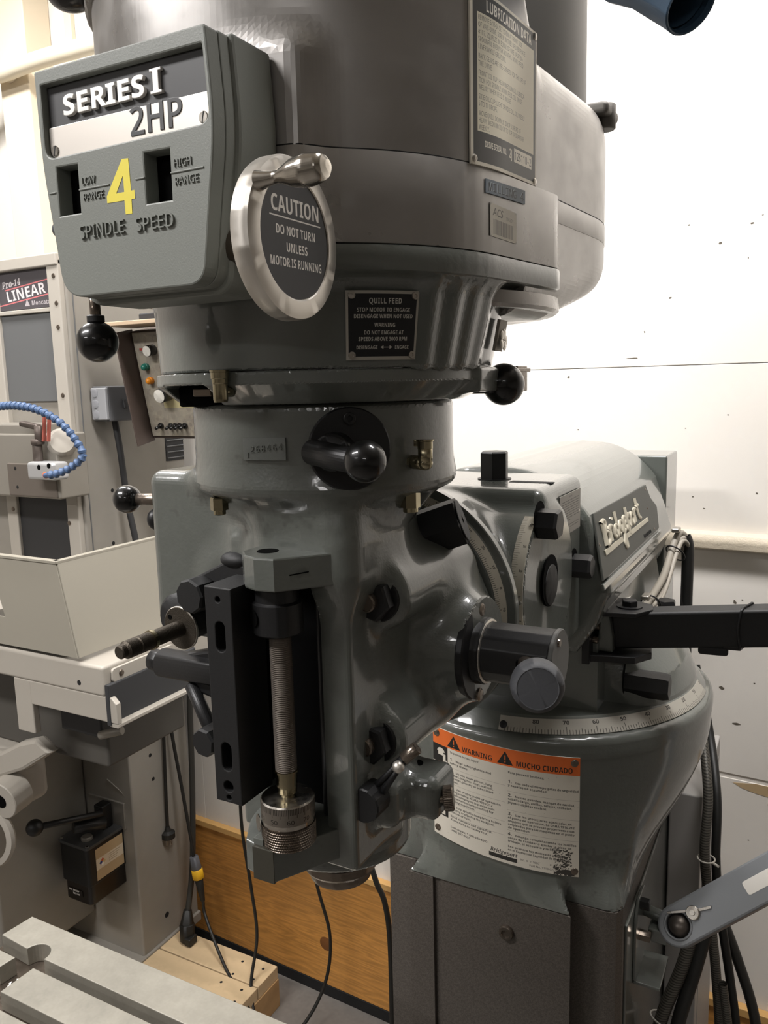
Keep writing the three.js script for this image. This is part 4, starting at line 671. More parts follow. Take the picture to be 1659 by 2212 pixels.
// ---------------------------------------------------------------- things fixed to the mill or beside it
const armT = thing('support_arm', 'black square tube support arm held in a bolted clevis bracket beside the ram', 'arm', [.15, 1.42, -.47]);
const aD = V(.176, .019, -.02).normalize(), aUp = V(0, 1, 0), aQ = (t, v, w) => { const s = V(-aD.z, 0, aD.x).multiplyScalar(-1); return [.150 + aD.x * t - s.x * w * 0 + s.x * w, 1.421 + aD.y * t + v, -.473 + aD.z * t + s.z * w]; };
{ const g = new RoundedBoxGeometry(.62, .0485, .034, 3, .004); g.rotateZ(atan2(aD.y, hypot(aD.x, aD.z))); g.rotateY(-atan2(aD.z, aD.x)); const c = aQ(.305, 0, 0); g.translate(...c); part(armT, 'tube', boxUV(g), M.blackMatte); }
const plateO = (y, t) => slab([[.118, .425], [.180, .440], [.196, .468], [.192, .492], [.155, .512], [.118, .512]], [0, y, 0], X1, [0, 0, -1], t, .001);
part(armT, 'bracket_plate', plateO(1.4465, .006), M.blackOx); part(armT, 'bracket_plate', plateO(1.385, .009), M.blackOx);
part(armT, 'bracket_back', box([.116, 1.383, -.515], [.126, 1.452, -.420], .001), M.blackOx);
const pv = part(armT, 'pivot_bolt', hexHead([.166, 1.4535, -.470], Y1, .0105, .0085, .3, .15), M.blackOx);
sub(pv, 'washer', spin([[0, 0], [.0165, 0], [.0165, .0016], [0, .0016]], [.166, 1.4525, -.470], Y1, 32, .5), M.blackOx);
for (const [y, z] of [[1.412, -.438], [1.428, -.446]]) part(armT, 'bracket_screw', rod([.126, y, z], [.1335, y, z], .0045), M.oilSteel);
{ const c = aQ(.155, 0, 0); const loop = []; for (let i = 0; i <= 32; i++) { const a = i / 32 * 2 * PI, sx = .0185, sy = .0262; const ca = cos(a), sa = sin(a), k = Math.pow(abs(ca) ** 8 + abs(sa) ** 8, -1 / 8); const q = aQ(.158 + .010 * ca, sy * sa * k, sx * ca * k); loop.push(q); } part(armT, 'cable_tie', tube(loop, .0016, 6, 96), M.blackOx); }
part(armT, 'under_clip', merge(tbox(aQ(.120, -.0295, 0), [.036, .012, .026], [-.11, 0, 0].map((v, i) => i === 1 ? .11 : 0), .004), tbox(aQ(.142, -.026, 0), [.022, .006, .024], [0, .11, 0], .002)), M.blackMatte);

// lamp arm on a bracket at the side of the column
const la = thing('articulated_lamp', 'grey flat lamp arm with a white strip and wing screw at the column side', 'lamp', [.18, .97, -.5]);
{ const A = V(.2337, .987, -.5068), B = V(.507, 1.2096, -.5803), d = B.clone().sub(A).normalize(), n = V(-.18, .56, .81).addScaledVector(d, -V(-.18, .56, .81).dot(d)).normalize(), up = n.clone().cross(d).normalize(), L = A.distanceTo(B);
  const at = (s, t, k) => A.clone().addScaledVector(d, s).addScaledVector(up, t).addScaledVector(n, k).toArray(), W = .0275, outline = []; for (let i = 0; i <= 16; i++) { const a = PI / 2 + PI * i / 16; outline.push([W * cos(a), W * sin(a)]); } outline.push([L, -W], [L, W]);
  const steel = S({ color: 0x85888b, roughness: .42, metalness: .2 });
  const arm = part(la, 'arm_shell', slab(outline, at(0, 0, -.018), d.toArray(), up.toArray(), .018, .003, [circle(.002, 0, .0172)]), steel);
  sub(arm, 'arm_web', slab(outline, at(0, 0, -.018), d.toArray(), up.toArray(), .003, .001), steel);
  sub(arm, 'ball_joint', ball(at(.002, 0, -.008), .0155), S({ color: 0x6d6660, metalness: .8, roughness: .4 }));
  sub(arm, 'rim', tube(Array.from({ length: 25 }, (_, i) => at(.002 + .0185 * cos(i / 24 * 2 * PI), 0 + .0185 * sin(i / 24 * 2 * PI), 0)), .0018, 8, 96), steel);
  const strip = []; { const x0 = .110, x1 = .30, r = .004; strip.push([x0, -.0095, r], [x1, -.0095, r], [x1, .0085, r], [x0, .0085, r]); }
  sub(arm, 'white_label', slab(strip, at(0, 0, -.0002), d.toArray(), up.toArray(), .0006, 0), S({ color: 0xe6e2da, roughness: .5 }));
  const ws = sub(arm, 'wing_screw', spin([[0, 0], [.0095, 0], [.0095, .004], [.0085, .005], [0, .005]], at(.030, .004, 0), n.toArray(), 28, .5), M.steel);
  sub(arm, 'wing', slab([[-.036, .0015], [-.008, .001], [-.008, .005], [-.036, .0045]], at(.030, .004, .001), up.clone().multiplyScalar(-.35).addScaledVector(d, .93).toArray(), up.clone().multiplyScalar(.93).addScaledVector(d, .35).toArray(), .0015, .0004), M.steel);
  sub(arm, 'wing', slab([[.008, .001], [.026, .0035], [.027, .0075], [.008, .005]], at(.030, .004, .001), up.clone().multiplyScalar(-.35).addScaledVector(d, .93).toArray(), up.clone().multiplyScalar(.93).addScaledVector(d, .35).toArray(), .0015, .0004), M.steel);
  sub(arm, 'wing_stud', spin([[0, 0], [.004, 0], [.0035, .002], [0, .0025]], at(.030, .004, .005), n.toArray(), 16, .5), M.chrome);
  const br = part(la, 'bracket', slab([[.472, .905], [.520, .898], [.556, .915], [.556, 1.0], [.528, 1.024], [.488, 1.024], [.472, 1.0]].map(([z, y]) => [z, y, .008]), [.1812, 0, 0], [0, 0, -1], Y1, .004, .001), M.paint);
  sub(br, 'bracket_foot', box([.181, .898, -.552], [.218, .903, -.478], .0015), M.paint);
  sub(br, 'hinge_pin', rod([.185, .985, -.528], at(.002, 0, -.022), .009), M.paint);
  sub(br, 'bracket_bolt', hexHead([.185, 1.012, -.50], X1, .0085, .013, .2), M.blackOx); sub(br, 'bracket_bolt', hexHead([.185, .965, -.497], X1, .0085, .016, .5), M.oilSteel);
  sub(br, 'hinge_block', box([.195, .952, -.535], [.222, .972, -.505], .002), M.paint);
}
// electrical cabinet at the back of the column
const cab = thing('electrical_cabinet', 'plain grey steel cabinet standing behind the column beside the black conduits', 'cabinet', [.17, 0, -.9]);
part(cab, 'cabinet_body', box([.183, .12, -1.02], [.236, 1.06, -.755], .003), S({ color: 0xb4b1ad, roughness: .5 }));
part(cab, 'cabinet_plinth', box([.205, 0, -1.01], [.226, .12, -.765], .002), M.dark);
part(cab, 'door_seam', box([.2355, .16, -.99], [.2372, 1.03, -.785], .001), S({ color: 0xa8a5a2, roughness: .5 }));
// blue lamp hood hanging in from the top right
const hood = thing('lamp_hood', 'blue enamelled lamp hood hanging at the top right corner', 'lamp', [.30, 2.02, -.06]);
{ const a = V(.2829, 1.9985, -.0362), d = V(-.62, .66, -.38).normalize(); part(hood, 'shade', spin([[.0168, .004], [.0178, .0005], [.0188, 0], [.0196, .001], [.0196, .010], [.022, .050], [.028, .075], [.028, .15], [.010, .165], [0, .165], [0, .16], [.025, .147], [.025, .078], [.0196, .052], [.0178, .010]], a.toArray(), d.toArray(), 64, .6), S({ color: 0x3f566c, roughness: .4 })); part(hood, 'hanger', rod([a.x + d.x * .17, a.y + d.y * .17, a.z + d.z * .17], [a.x + d.x * .30, a.y + d.y * .30 + .25, a.z + d.z * .30], .007), M.blackOx); part(hood, 'ceiling_rod', rod([a.x + d.x * .30, a.y + d.y * .30 + .25, a.z + d.z * .30], [a.x + d.x * .30, CEILING - .001, a.z + d.z * .30], .006), M.blackOx); }
// ---------------------------------------------------------------- the beige machine in the background, left
const beigeTex = pattern(256, .7, [[3, 1], [9, .6], [40, .3]], 61, a => { const v = .95 + .12 * (a - .5); return [142 * v, 137 * v, 128 * v]; });
const beige = S({ map: beigeTex, roughness: .5 }), beigeW = S({ color: 0xa59f95, roughness: .5 }), slate = S({ color: 0x5c5d5d, roughness: .6 }), slateD = S({ color: 0x262627, roughness: .6 }), greyIron = S({ color: 0x8b867d, roughness: .5, metalness: .4 });
const gm = thing('beige_machine', 'beige milling machine behind on the left with dark way covers and a LINEAR sign', 'machine', [-1.35, 0, -.95]);
const gc = part(gm, 'machine_column', box([-1.78, .90, -1.16], [-1.205, 2.058, -.792], .006), beige);
sub(gc, 'frame_post', box([-1.252, 1.25, -.795], [-1.212, 2.058, -.778], .003), beigeW);
sub(gc, 'frame_post', box([-1.475, 1.25, -.795], [-1.436, 2.058, -.778], .003), beigeW);
sub(gc, 'frame_rail', box([-1.78, 2.043, -.795], [-1.212, 2.072, -.774], .004), beigeW);
sub(gc, 'frame_rail', box([-1.78, 1.940, -.795], [-1.252, 1.950, -.780], .002), beigeW);
for (const [x, y] of [[-1.228, 2.02], [-1.2255, 1.957], [-1.2265, 1.902], [-1.2305, 1.742], [-1.246, 1.43], [-1.450, 1.455]]) sub(gc, 'frame_screw', dome([x, y, -.7785], Z1, .006), M.oilSteel);
const signTex = print(768, 384, (c, w, h) => { c.fillStyle = '#474346'; c.fillRect(0, 0, w, h); c.save(); c.translate(330, 250); c.rotate(-.13); c.strokeStyle = '#c06a6c'; c.lineWidth = 12; c.beginPath(); c.moveTo(-110, -84); c.lineTo(480, -84); c.moveTo(-330, 58); c.lineTo(390, 58); c.stroke(); c.fillStyle = '#c9c2c2'; c.font = 'bold 150px sans-serif'; c.fillText('LINEAR', -110, 40, 480); c.font = 'italic bold 92px serif'; c.fillText('Pro-14', -140, -104, 230); c.restore(); c.fillStyle = '#a9a2a4'; c.beginPath(); c.moveTo(470, 286); c.lineTo(500, 356); c.lineTo(440, 356); c.fill(); c.font = 'bold 60px sans-serif'; c.fillText('Moncato', 520, 352, 225); });
sub(gc, 'sign_plate', flatSheet([-1.476, 1.952, -.7905], X1, Y1, .2275, .0905, .004), S({ map: signTex, roughness: .55 }), 'dark sign lettered LINEAR');
sub(gc, 'way_cover', box([-1.437, 1.728, -.7935], [-1.253, 1.940, -.7865], .002), slate, 'dark grey way cover');
sub(gc, 'way_cover', box([-1.440, 1.25, -.7935], [-1.254, 1.520, -.7865], .002), slateD, 'black way cover');
sub(gc, 'side_seam', box([-1.2062, .95, -.8105], [-1.2035, 2.05, -.8075], .0005), slate);
for (const [y, z] of [[1.50, -.885], [1.365, -.875]]) sub(gc, 'side_plug', dome([-1.2055, y, z], X1, .005), M.dark);
sub(gc, 'vent_grille', box([-1.2065, 1.555, -1.155], [-1.2025, 1.635, -1.085], .001), slateD);
for (let i = 0; i < 5; i++) sub(gc, 'vent_slat', tbox([-1.201, 1.563 + i * .016, -1.12], [.006, .003, .066], [0, 0, .5], .0008), slate);
sub(gc, 'column_knob', merge(ball([-1.215, 2.125, -.80], .020), rod([-1.215, 2.07, -.80], [-1.215, 2.11, -.80], .008)), M.rubberGrey);
// head slide with spindle block and coolant manifold
const sl = part(gm, 'slide_head', box([-1.60, 1.502, -.79], [-1.176, 1.655, -.70], .006), greyIron);
sub(sl, 'slide_cap', box([-1.62, 1.65, -.785], [-1.245, 1.678, -.705], .006), greyIron);
sub(sl, 'slide_boss', spin([[0, 0], [.032, 0], [.034, .01], [.026, .03], [0, .034]], [-1.185, 1.632, -.725], [.75, .2, .6], 32, .8), beigeW);
sub(sl, 'coolant_manifold', box([-1.228, 1.553, -.70], [-1.137, 1.594, -.655], .008), S({ color: 0xb4b4b4, roughness: .4, metalness: .5 }));
for (const [x, y] of [[-1.185, 1.582], [-1.152, 1.586]]) sub(sl, 'manifold_port', dome([x, y, -.6555], Z1, .0065, .001), M.hole);
for (const [x, y] of [[-1.321, 1.572], [-1.319, 1.527]]) sub(sl, 'slide_bolt', dome([x, y, -.699], Z1, .0055), M.dark);
sub(sl, 'slide_plate', box([-1.352, 1.505, -.785], [-1.182, 1.585, -.697], .004), S({ color: 0x6c645c, roughness: .5, metalness: .4 }));
const valve = part(gm, 'coolant_valve', merge(rod([-1.215, 1.59, -.68], [-1.215, 1.64, -.68], .011), rod([-1.212, 1.632, -.68], [-1.212, 1.645, -.68], .015), tbox([-1.232, 1.676, -.68], [.06, .013, .018], [0, 0, -.15], .005), rod([-1.205, 1.64, -.68], [-1.205, 1.675, -.68], .010)), S({ color: 0x5f5650, roughness: .5, metalness: .5 }), 'brown shut off valve');
sub(valve, 'red_bracket', merge(tbox([-1.186, 1.670, -.68], [.005, .062, .008], [0, 0, -.18], .001), tbox([-1.170, 1.670, -.68], [.005, .062, .008], [0, 0, -.18], .001)), S({ color: 0x9a4f42, roughness: .55 }));
// segmented blue coolant hose, each link its own piece
{ const px = [[-1.251, 1.722], [-1.189, 1.723], [-1.118, 1.713], [-1.061, 1.686], [-1.026, 1.649], [-1.010, 1.615], [-1.037, 1.592], [-1.077, 1.576], [-1.113, 1.571]].map(([x, y], i) => V(x, y, -.62 + .008 * sin(i)));
  const cv = new THREE.CatmullRomCurve3(px), L = cv.getLength(), n = Math.round(L / .0155), link = S({ color: 0x43597a, roughness: .5 });
  const hose = part(gm, 'coolant_hose', boxUV(new THREE.TubeGeometry(cv, 80, .0062, 10)), link, 'blue segmented coolant hose');
  const proto = spin([[0, -.001], [.0075, -.001], [.0085, .001], [.0095, .0045], [.0078, .007], [.0062, .0105], [.0058, .0145], [0, .015]], [0, 0, 0], Y1, 16, .6);
  for (let i = 0; i < n; i++) { const p = cv.getPointAt((i + .1) / n), t = cv.getTangentAt((i + .1) / n); const m = sub(hose, 'hose_link', proto, link); m.position.copy(p); m.quaternion.setFromUnitVectors(V(0, 1, 0), t.negate()); }
  sub(hose, 'orange_nozzle', rod([-1.110, 1.571, -.612], [-1.124, 1.573, -.620], .0068, .0045), S({ color: 0xd9662c, roughness: .5 })); }
// junction box and its cord
const jb = part(gm, 'junction_box', box([-1.207, 1.676, -.945], [-1.152, 1.762, -.845], .004), S({ color: 0x5b5c5e, roughness: .55 }));
sub(jb, 'box_cover', box([-1.202, 1.680, -.846], [-1.152, 1.758, -.836], .003), S({ color: 0x8c8d8f, roughness: .5 }));
for (const y of [1.745, 1.719, 1.693]) sub(jb, 'cover_bulge', dome([-1.187, y, -.8365], Z1, .011, .005), S({ color: 0x828386, roughness: .5 }));
sub(jb, 'switch_toggle', tbox([-1.150, 1.718, -.895], [.006, .024, .010], [0, 0, .2], .002), slateD);
sub(jb, 'box_cord', tube([[-1.178, 1.678, -.885], [-1.172, 1.60, -.89], [-1.165, 1.47, -.895], [-1.150, 1.36, -.90], [-1.14, 1.25, -.90]], .008, 10, 40), slateD);
// knee, saddle, table, pedestal
const kne = part(gm, 'pedestal', box([-1.85, .10, -1.165], [-1.27, .905, -.93], .006), beige);
sub(kne, 'data_plate', flatSheet([-1.2698, .828, -.945], [0, 0, -1], Y1, .13, .048, .003), S({ map: print(256, 96, (c, w, h) => { c.fillStyle = '#8e887c'; c.fillRect(0, 0, w, h); c.fillStyle = '#2c2925'; c.fillRect(8, 8, w - 16, h - 16); c.fillStyle = '#b9b2a2'; c.fillRect(120, 22, 92, 22); c.fillRect(30, 54, 54, 10); c.fillRect(100, 60, 40, 10); c.fillRect(160, 56, 60, 12); c.fillRect(30, 70, 90, 8); }), roughness: .5 }), 'dark data plate');
for (const [y, z, r] of [[.785, -1.045, .020], [.715, -1.01, .006], [.640, -1.015, .006], [.20, -1.03, .009]]) sub(kne, 'pedestal_plug', dome([-1.2705, y, z], X1, r, .002), M.dark);
sub(kne, 'pedestal_base', box([-1.9, .098, -1.168], [-1.262, .13, -.90], .004), beige);
const knee = part(gm, 'machine_knee', box([-1.85, .22, -.93], [-1.452, .955, -.62], .012), beige);
sub(knee, 'knee_seam', box([-1.4535, .825, -.93], [-1.4505, .832, -.62], .0005), slateD);
sub(knee, 'knee_web', merge(slab([[-1.40, .875], [-1.214, .895], [-1.131, .930], [-1.040, .988], [-1.083, 1.011], [-1.138, .993], [-1.204, .958], [-1.40, .92]], [0, 0, -.53], X1, Y1, .03, .008), box([-1.45, .80, -.62], [-1.20, .95, -.52], .02)), beigeW);
sub(knee, 'knee_boss', merge(spin([[0, 0], [.042, 0], [.044, .002], [.045, .05], [0, .05]], [-1.185, .857, -.475], [-.12, .12, -1], 36, .6), rod([-1.26, .85, -.53], [-1.185, .86, -.50], .04)), beigeW);
sub(knee, 'boss_hole', spin([[0, 0], [.0165, 0], [.016, .0008], [0, .0008]], [-1.1848, .8568, -.4748], [.12, -.12, 1], 24, .5), M.hole);
sub(knee, 'crank_rim', spin([[.062, 0], [.074, .002], [.078, .01], [.074, .018], [.062, .02]], [-1.245, .762, -.48], [.25, .05, 1], 40, .8), beigeW);
for (const [x, y] of [[-1.352, .80], [-1.352, .775]]) sub(knee, 'knee_bolt', dome([-1.4515, y, y > .79 ? -.70 : -.74], X1, .007, .002), M.dark);
const mt = part(gm, 'machine_table', box([-1.60, 1.170, -.78], [-.805, 1.231, -.452], .007), beigeW);
sub(mt, 'table_apron', slab([[-1.02, 1.120], [-.778, 1.120], [-.778, 1.160], [-.79, 1.171], [-1.02, 1.171]], [0, 0, -.466], X1, Y1, .012, .002), beigeW);
sub(mt, 'apron_foot', box([-1.07, 1.055, -.470], [-1.018, 1.171, -.454], .003), beigeW);
sub(mt, 'apron_slot', box([-1.018, 1.125, -.474], [-1.0, 1.168, -.462], .001), slateD);
sub(mt, 'saddle', box([-1.55, .95, -.80], [-.93, 1.172, -.56], .008), S({ color: 0x4b4843, roughness: .6 }));
sub(mt, 'saddle_block', box([-1.02, 1.04, -.56], [-.90, 1.10, -.52], .004), slateD);
sub(mt, 'saddle_nipple', rod([-.905, 1.047, -.52], [-.855, 1.062, -.535], .009), greyIron);
sub(mt, 'cover_clamp', slab([[.470, 1.195], [.640, 1.195], [.640, 1.222], [.470, 1.222]].map(([z, y]) => [z, y, .008]), [-.8045, 0, 0], [0, 0, -1], Y1, .006, .001), beigeW);
for (const z of [-.492, -.61]) sub(mt, 'clamp_screw', dome([-.798, 1.2085, z], X1, .006), M.oilSteel);
sub(mt, 'table_skirt', slab([[.452, 1.196], [.70, 1.196], [.70, 1.115], [.452, 1.115]], [-.804, 0, 0], [0, 0, -1], Y1, .010, .002), S({ color: 0x303133, roughness: .6 }));
sub(mt, 'skirt_lip', slab([[.455, 1.112], [.70, 1.112], [.70, 1.119], [.455, 1.119]], [-.800, 0, 0], [0, 0, -1], Y1, .022, .001), beigeW);
sub(mt, 'table_hole', dome([-.872, 1.190, -.4525], Z1, .006, .001), M.dark);
// sheet metal chip guard on the table
const guardM = S({ color: 0x938e82, roughness: .45 });
const tk = .004, gt = 1.428, gb = 1.240;
const guard = part(gm, 'chip_guard', merge(
  slab([[-1.30, gb], [-.868, gb], [-.907, gt], [-1.30, gt]], [0, 0, -.4545], X1, Y1, tk, .0008, [[[-1.30, 1.345], [-1.0845, 1.345], [-1.0715, 1.300], [-1.30, 1.300]].map(([x, y]) => [max(x, -1.24), y])]),
  slab([[.452, 0], [.775, 0], [.775, .192], [.452, .192]], [-.868, gb, 0], [0, 0, -1], [-.2033, .979, 0], tk, .0008)), guardM, 'beige sheet metal chip guard');
sub(guard, 'guard_rim', merge(box([-1.30, gt - .004, -.462], [-.905, gt + .002, -.448], .001), box([-.916, gt - .004, -.775], [-.902, gt + .002, -.45], .001)), guardM);
sub(guard, 'guard_inside', box([-1.30, gb, -.78], [-.92, gb + .01, -.46], .001), S({ color: 0x4a463f, roughness: .6 }));
// lubrication pump
const pumpM = S({ color: 0x0d0d0d, roughness: .45 });
const pump = part(gm, 'lubrication_pump', slab([[-1.425, .80], [-1.314, .80], [-1.314, .945], [-1.425, .945]].map(([x, z]) => [x, z, .012]), [0, .41, 0], X1, [0, 0, -1], .112, .002), pumpM, 'black lubrication pump');
sub(pump, 'pump_tank', slab([[-1.420, .804], [-1.317, .804], [-1.317, .941], [-1.420, .941]].map(([x, z]) => [x, z, .016]), [0, .352, 0], X1, [0, 0, -1], .06, .004), S({ color: 0x130e0b, roughness: .3 }));
sub(pump, 'pump_lid', slab([[-1.428, .797], [-1.311, .797], [-1.311, .948], [-1.428, .948]].map(([x, z]) => [x, z, .012]), [0, .521, 0], X1, [0, 0, -1], .008, .001), S({ color: 0x3c3c3c, roughness: .5 }));
sub(pump, 'filler_cap', spin([[0, 0], [.016, 0], [.016, .006], [.013, .009], [0, .0095]], [-1.352, .529, -.835], Y1, 28, .5), greyIron);
for (const [x, z] of [[-1.420, -.806], [-1.320, -.806]]) sub(pump, 'lid_screw', dome([x, .529, z], Y1, .005), M.steel);
sub(pump, 'pump_bracket', box([-1.44, .52, -.932], [-1.30, .60, -.925], .002), greyIron);
const handle = sub(pump, 'pump_handle', merge(rod([-1.384, .625, -.70], [-1.318, .598, -.865], .0085), rod([-1.36, .58, -.80], [-1.32, .565, -.875], .017), ball([-1.384, .625, -.70], .022), box([-1.375, .53, -.92], [-1.34, .60, -.885], .004)), pumpM);
sub(pump, 'hazard_label', flatSheet([-1.3138, .418, -.826], [0, 0, -1], Y1, .098, .092, .0008), S({ map: print(256, 240, (c, w, h) => { c.fillStyle = '#b59c78'; c.fillRect(0, 0, w, h); c.fillStyle = '#d3c4ac'; c.fillRect(0, 78, w, 84); c.save(); c.translate(58, 120); c.rotate(PI / 4); for (const [x, y, k] of [[-22, -22, '#c2562f'], [0, -22, '#c9b27a'], [-22, 0, '#2b3a78'], [0, 0, '#e7e0d2']]) { c.fillStyle = k; c.fillRect(x, y, 21, 21); } c.restore(); c.fillStyle = '#a99a80'; for (let i = 0; i < 4; i++) c.fillRect(116, 92 + i * 16, 110 - i * 12, 6); }), roughness: .5 }), 'tan hazard label');
sub(pump, 'pump_lettering', flatSheet([-1.405, .372, -.8028], X1, Y1, .055, .018, .0004), S({ map: print(128, 48, (c, w, h) => { c.fillStyle = '#130e0b'; c.fillRect(0, 0, w, h); c.fillStyle = '#c9c4bb'; c.font = 'bold 20px sans-serif'; c.fillText('OIL PUMP', 4, 20, 110); c.fillText('ISO 68', 40, 44, 80); }), roughness: .4 }));
sub(pump, 'oil_line', tube([[-1.345, .54, -.93], [-1.31, .575, -.935], [-1.30, .62, -.932], [-1.36, .66, -.928]], .0022, 6, 24), greyIron);

// operator panel standing between the two machines
const cp = thing('control_panel', 'brown cased control panel with two dial knobs, a green and an orange button', 'control panel', [-1.0, 1.6, -.92]);
{ const tilt = .19, at = (x, y, z) => { const dy = y - 1.76; return [x, 1.76 + dy * cos(tilt) - z * sin(tilt), -.889 + dy * sin(tilt) + z * cos(tilt)]; };
  const rot = [tilt, 0, 0], brown = S({ color: 0x4b3f39, roughness: .55 }), faceTex = print(512, 512, (c, w, h) => { c.fillStyle = '#8f887b'; c.fillRect(0, 0, w, h); const r = rng(8); for (let i = 0; i < 500; i++) { c.fillStyle = `rgba(${r() < .5 ? '60,56,48' : '180,170,140'},.10)`; c.beginPath(); c.ellipse(r() * w, r() * h, 4 + r() * 26, 4 + r() * 18, r() * 3, 0, 7); c.fill(); } c.fillStyle = '#8f3b33'; c.fillRect(30, 74, 90, 12); c.fillStyle = '#b3a87f'; c.fillRect(120, 250, 220, 120); c.fillStyle = '#6d675c'; for (let i = 0; i < 5; i++) c.fillRect(150, 180 + i * 16, 120, 4); });
  part(cp, 'panel_case', tbox(at(-.955, 1.76, -.05), [.25, .262, .10], rot, .003), brown);
  part(cp, 'panel_face', (() => { const g = new THREE.BoxGeometry(.24, .25, .004); g.applyMatrix4(new THREE.Matrix4().compose(V(...at(-.955, 1.762, .003)), new THREE.Quaternion().setFromEuler(new THREE.Euler(...rot)), V(1, 1, 1))); return g; })(), S({ map: faceTex, roughness: .5 }));
  part(cp, 'side_flange', tbox(at(-1.081, 1.759, .026), [.004, .272, .060], rot, .001), brown);
  part(cp, 'panel_hood', tbox([-.965, 1.902, -.842], [.27, .010, .085], [0, 0, 0], .002), S({ color: 0xb09a80, roughness: .6 }));
  part(cp, 'hood_box', merge(box([-1.03, 1.907, -.89], [-.93, 1.925, -.84], .003), box([-.995, 1.925, -.89], [-.90, 1.98, -.85], .003)), slateD);
  const f = [0, -sin(tilt) * 1, cos(tilt)];
  const fz = [0, -.19, .98];
  for (const [x, y, r, L] of [[-1.018, 1.846, .013, .022], [-1.000, 1.741, .017, .030]]) { const p = at(x, y, .004); const k = part(cp, 'dial_knob', rod(p, [p[0], p[1] + fz[1] * L, p[2] + L], r), M.bakelite); sub(k, 'knob_face', rod([p[0], p[1] + fz[1] * L, p[2] + L], [p[0], p[1] + fz[1] * (L + .002), p[2] + L + .002], r * .92), S({ color: 0xc9c6bd, roughness: .5 })); }
  for (const [x, y, c] of [[-1.048, 1.806, 0x1f6b5c], [-1.042, 1.773, 0xe08a1e]]) { const p = at(x, y, .004); part(cp, 'push_button', merge(rod(p, [p[0], p[1], p[2] + .010], .0085), ball([p[0], p[1] - .001, p[2] + .011], .0078)), S({ color: c, roughness: .35 }), c === 0x1f6b5c ? 'green button' : 'orange button'); }
  for (const x of [-1.04, -1.008, -.994, -.980, -.964]) { const p = at(x, 1.662, .004); part(cp, 'toggle_switch', merge(rod(p, [p[0], p[1], p[2] + .008], .007), rod([p[0], p[1], p[2] + .006], [p[0], p[1] - .006, p[2] + .022], .004)), M.bakelite); }
  part(cp, 'mount_arm', rod([-1.06, 1.74, -.965], [-1.2045, 1.74, -.985], .016), slateD);
  part(cp, 'mount_flange', spin([[0, 0], [.04, 0], [.04, .008], [.02, .012], [0, .012]], [-1.2048, 1.74, -.985], X1, 32, .5), slateD);
}
// wooden platform under the machine
const pine = pattern(512, .5, [[3, 1], [9, .6], [60, .35]], 71, (a, i, j) => { const w = sin(j * .11 + a * 9) * .5 + .5, v = .92 + .1 * (a - .5) + .05 * w; return [205 * v, 180 * v, 142 * v]; });
const pineM = S({ map: pine, roughness: .65 }), pineD = S({ map: pine, color: 0xd9c8b0, roughness: .65 });
const plat = thing('wooden_platform', 'nailed pine platform under the beige machine', 'platform', [-1.35, 0, -.95]);
for (const [z0, z1] of [[-1.078, -.985], [-.983, -.895], [-.893, -.79], [-.788, -.70]]) part(plat, 'plank', box([-1.95, .085, z0 + .001], [-.905, .123, z1 - .001], .002), pineM);
for (const z of [-1.06, -.99, -.90, -.72]) part(plat, 'bearer', box([-1.95, .0, z - .018], [-.908, .0845, z + .022], .002), pineD);
part(plat, 'end_board', box([-.9075, .0, -1.076], [-.902, .085, -.70], .001), pineD);
{ const r = rng(6); for (let i = 0; i < 16; i++) { const row = i % 2, k = floor(i / 2); part(plat, 'nail_head', dome([-.93 - row * .07 - r() * .01, .1228, -1.05 + k * .045 + r() * .01], Y1, .0042, .001), M.dark); } }
// ---------------------------------------------------------------- cords and conduits
const cordM = S({ color: 0x14130f, roughness: .55 }), cordG = S({ color: 0x2f2e2a, roughness: .55 }), flexTex = pattern(64, .012, [[2, .01]], 2, (a, i, j) => { const v = 40 + 60 * abs(sin(j / 64 * PI * 3)); return [v, v * .96, v * .88]; });
const cord = (name, label, cat, pts, r, mat, extra, n) => { const c = thing(name, label, cat, [pts[pts.length - 1][0], pts[pts.length - 1][1], pts[pts.length - 1][2]]); part(c, 'cable', tube(pts, r, 10, n ?? pts.length * 14), mat); if (extra) extra(c); return c; };
cord('power_cord', 'thin black cord ending in a hanging three pin plug on the pedestal', 'cord', [[-1.252, .893, -1.065], [-1.256, .86, -1.06], [-1.258, .62, -1.05], [-1.262, .475, -1.05]], .0048, cordM, c => { part(c, 'plug_body', spin([[0, 0], [.006, 0], [.010, -.012], [.020, -.018], [.020, -.034], [0, -.036]].reverse().map(p => p), [-1.262, .475, -1.05], Y1, 24, .5), cordM); for (const [x, z] of [[-.008, 0], [.008, 0], [0, .008]]) part(c, 'plug_pin', box([-1.262 + x - .002, .418, -1.05 + z - .0012], [-1.262 + x + .002, .441, -1.05 + z + .0012], .0005), M.steel); });
cord('power_cord', 'black cord crossing the pedestal to a grey and yellow inline connector', 'cord', [[-1.238, .893, -1.085], [-1.242, .80, -1.07], [-1.215, .60, -1.07], [-1.192, .44, -1.07], [-1.186, .385, -1.07]], .0050, cordM, c => { part(c, 'connector_body', rod([-1.186, .390, -1.07], [-1.178, .350, -1.07], .0125, .0150), S({ color: 0x55565a, roughness: .5 })); part(c, 'connector_ring', rod([-1.178, .352, -1.07], [-1.173, .322, -1.07], .0165), S({ color: 0xd6a51e, roughness: .5 }), 'yellow ring'); part(c, 'connector_tail', rod([-1.173, .324, -1.07], [-1.160, .255, -1.068], .0130, .0065), cordM); part(c, 'tail_cable', tube([[-1.160, .258, -1.068], [-1.145, .21, -1.06], [-1.03, .13, -1.0], [-.89, .09, -.93], [-.80, .02, -.86], [-.76, .006, -.80]], .0045, 8, 80), cordM); });
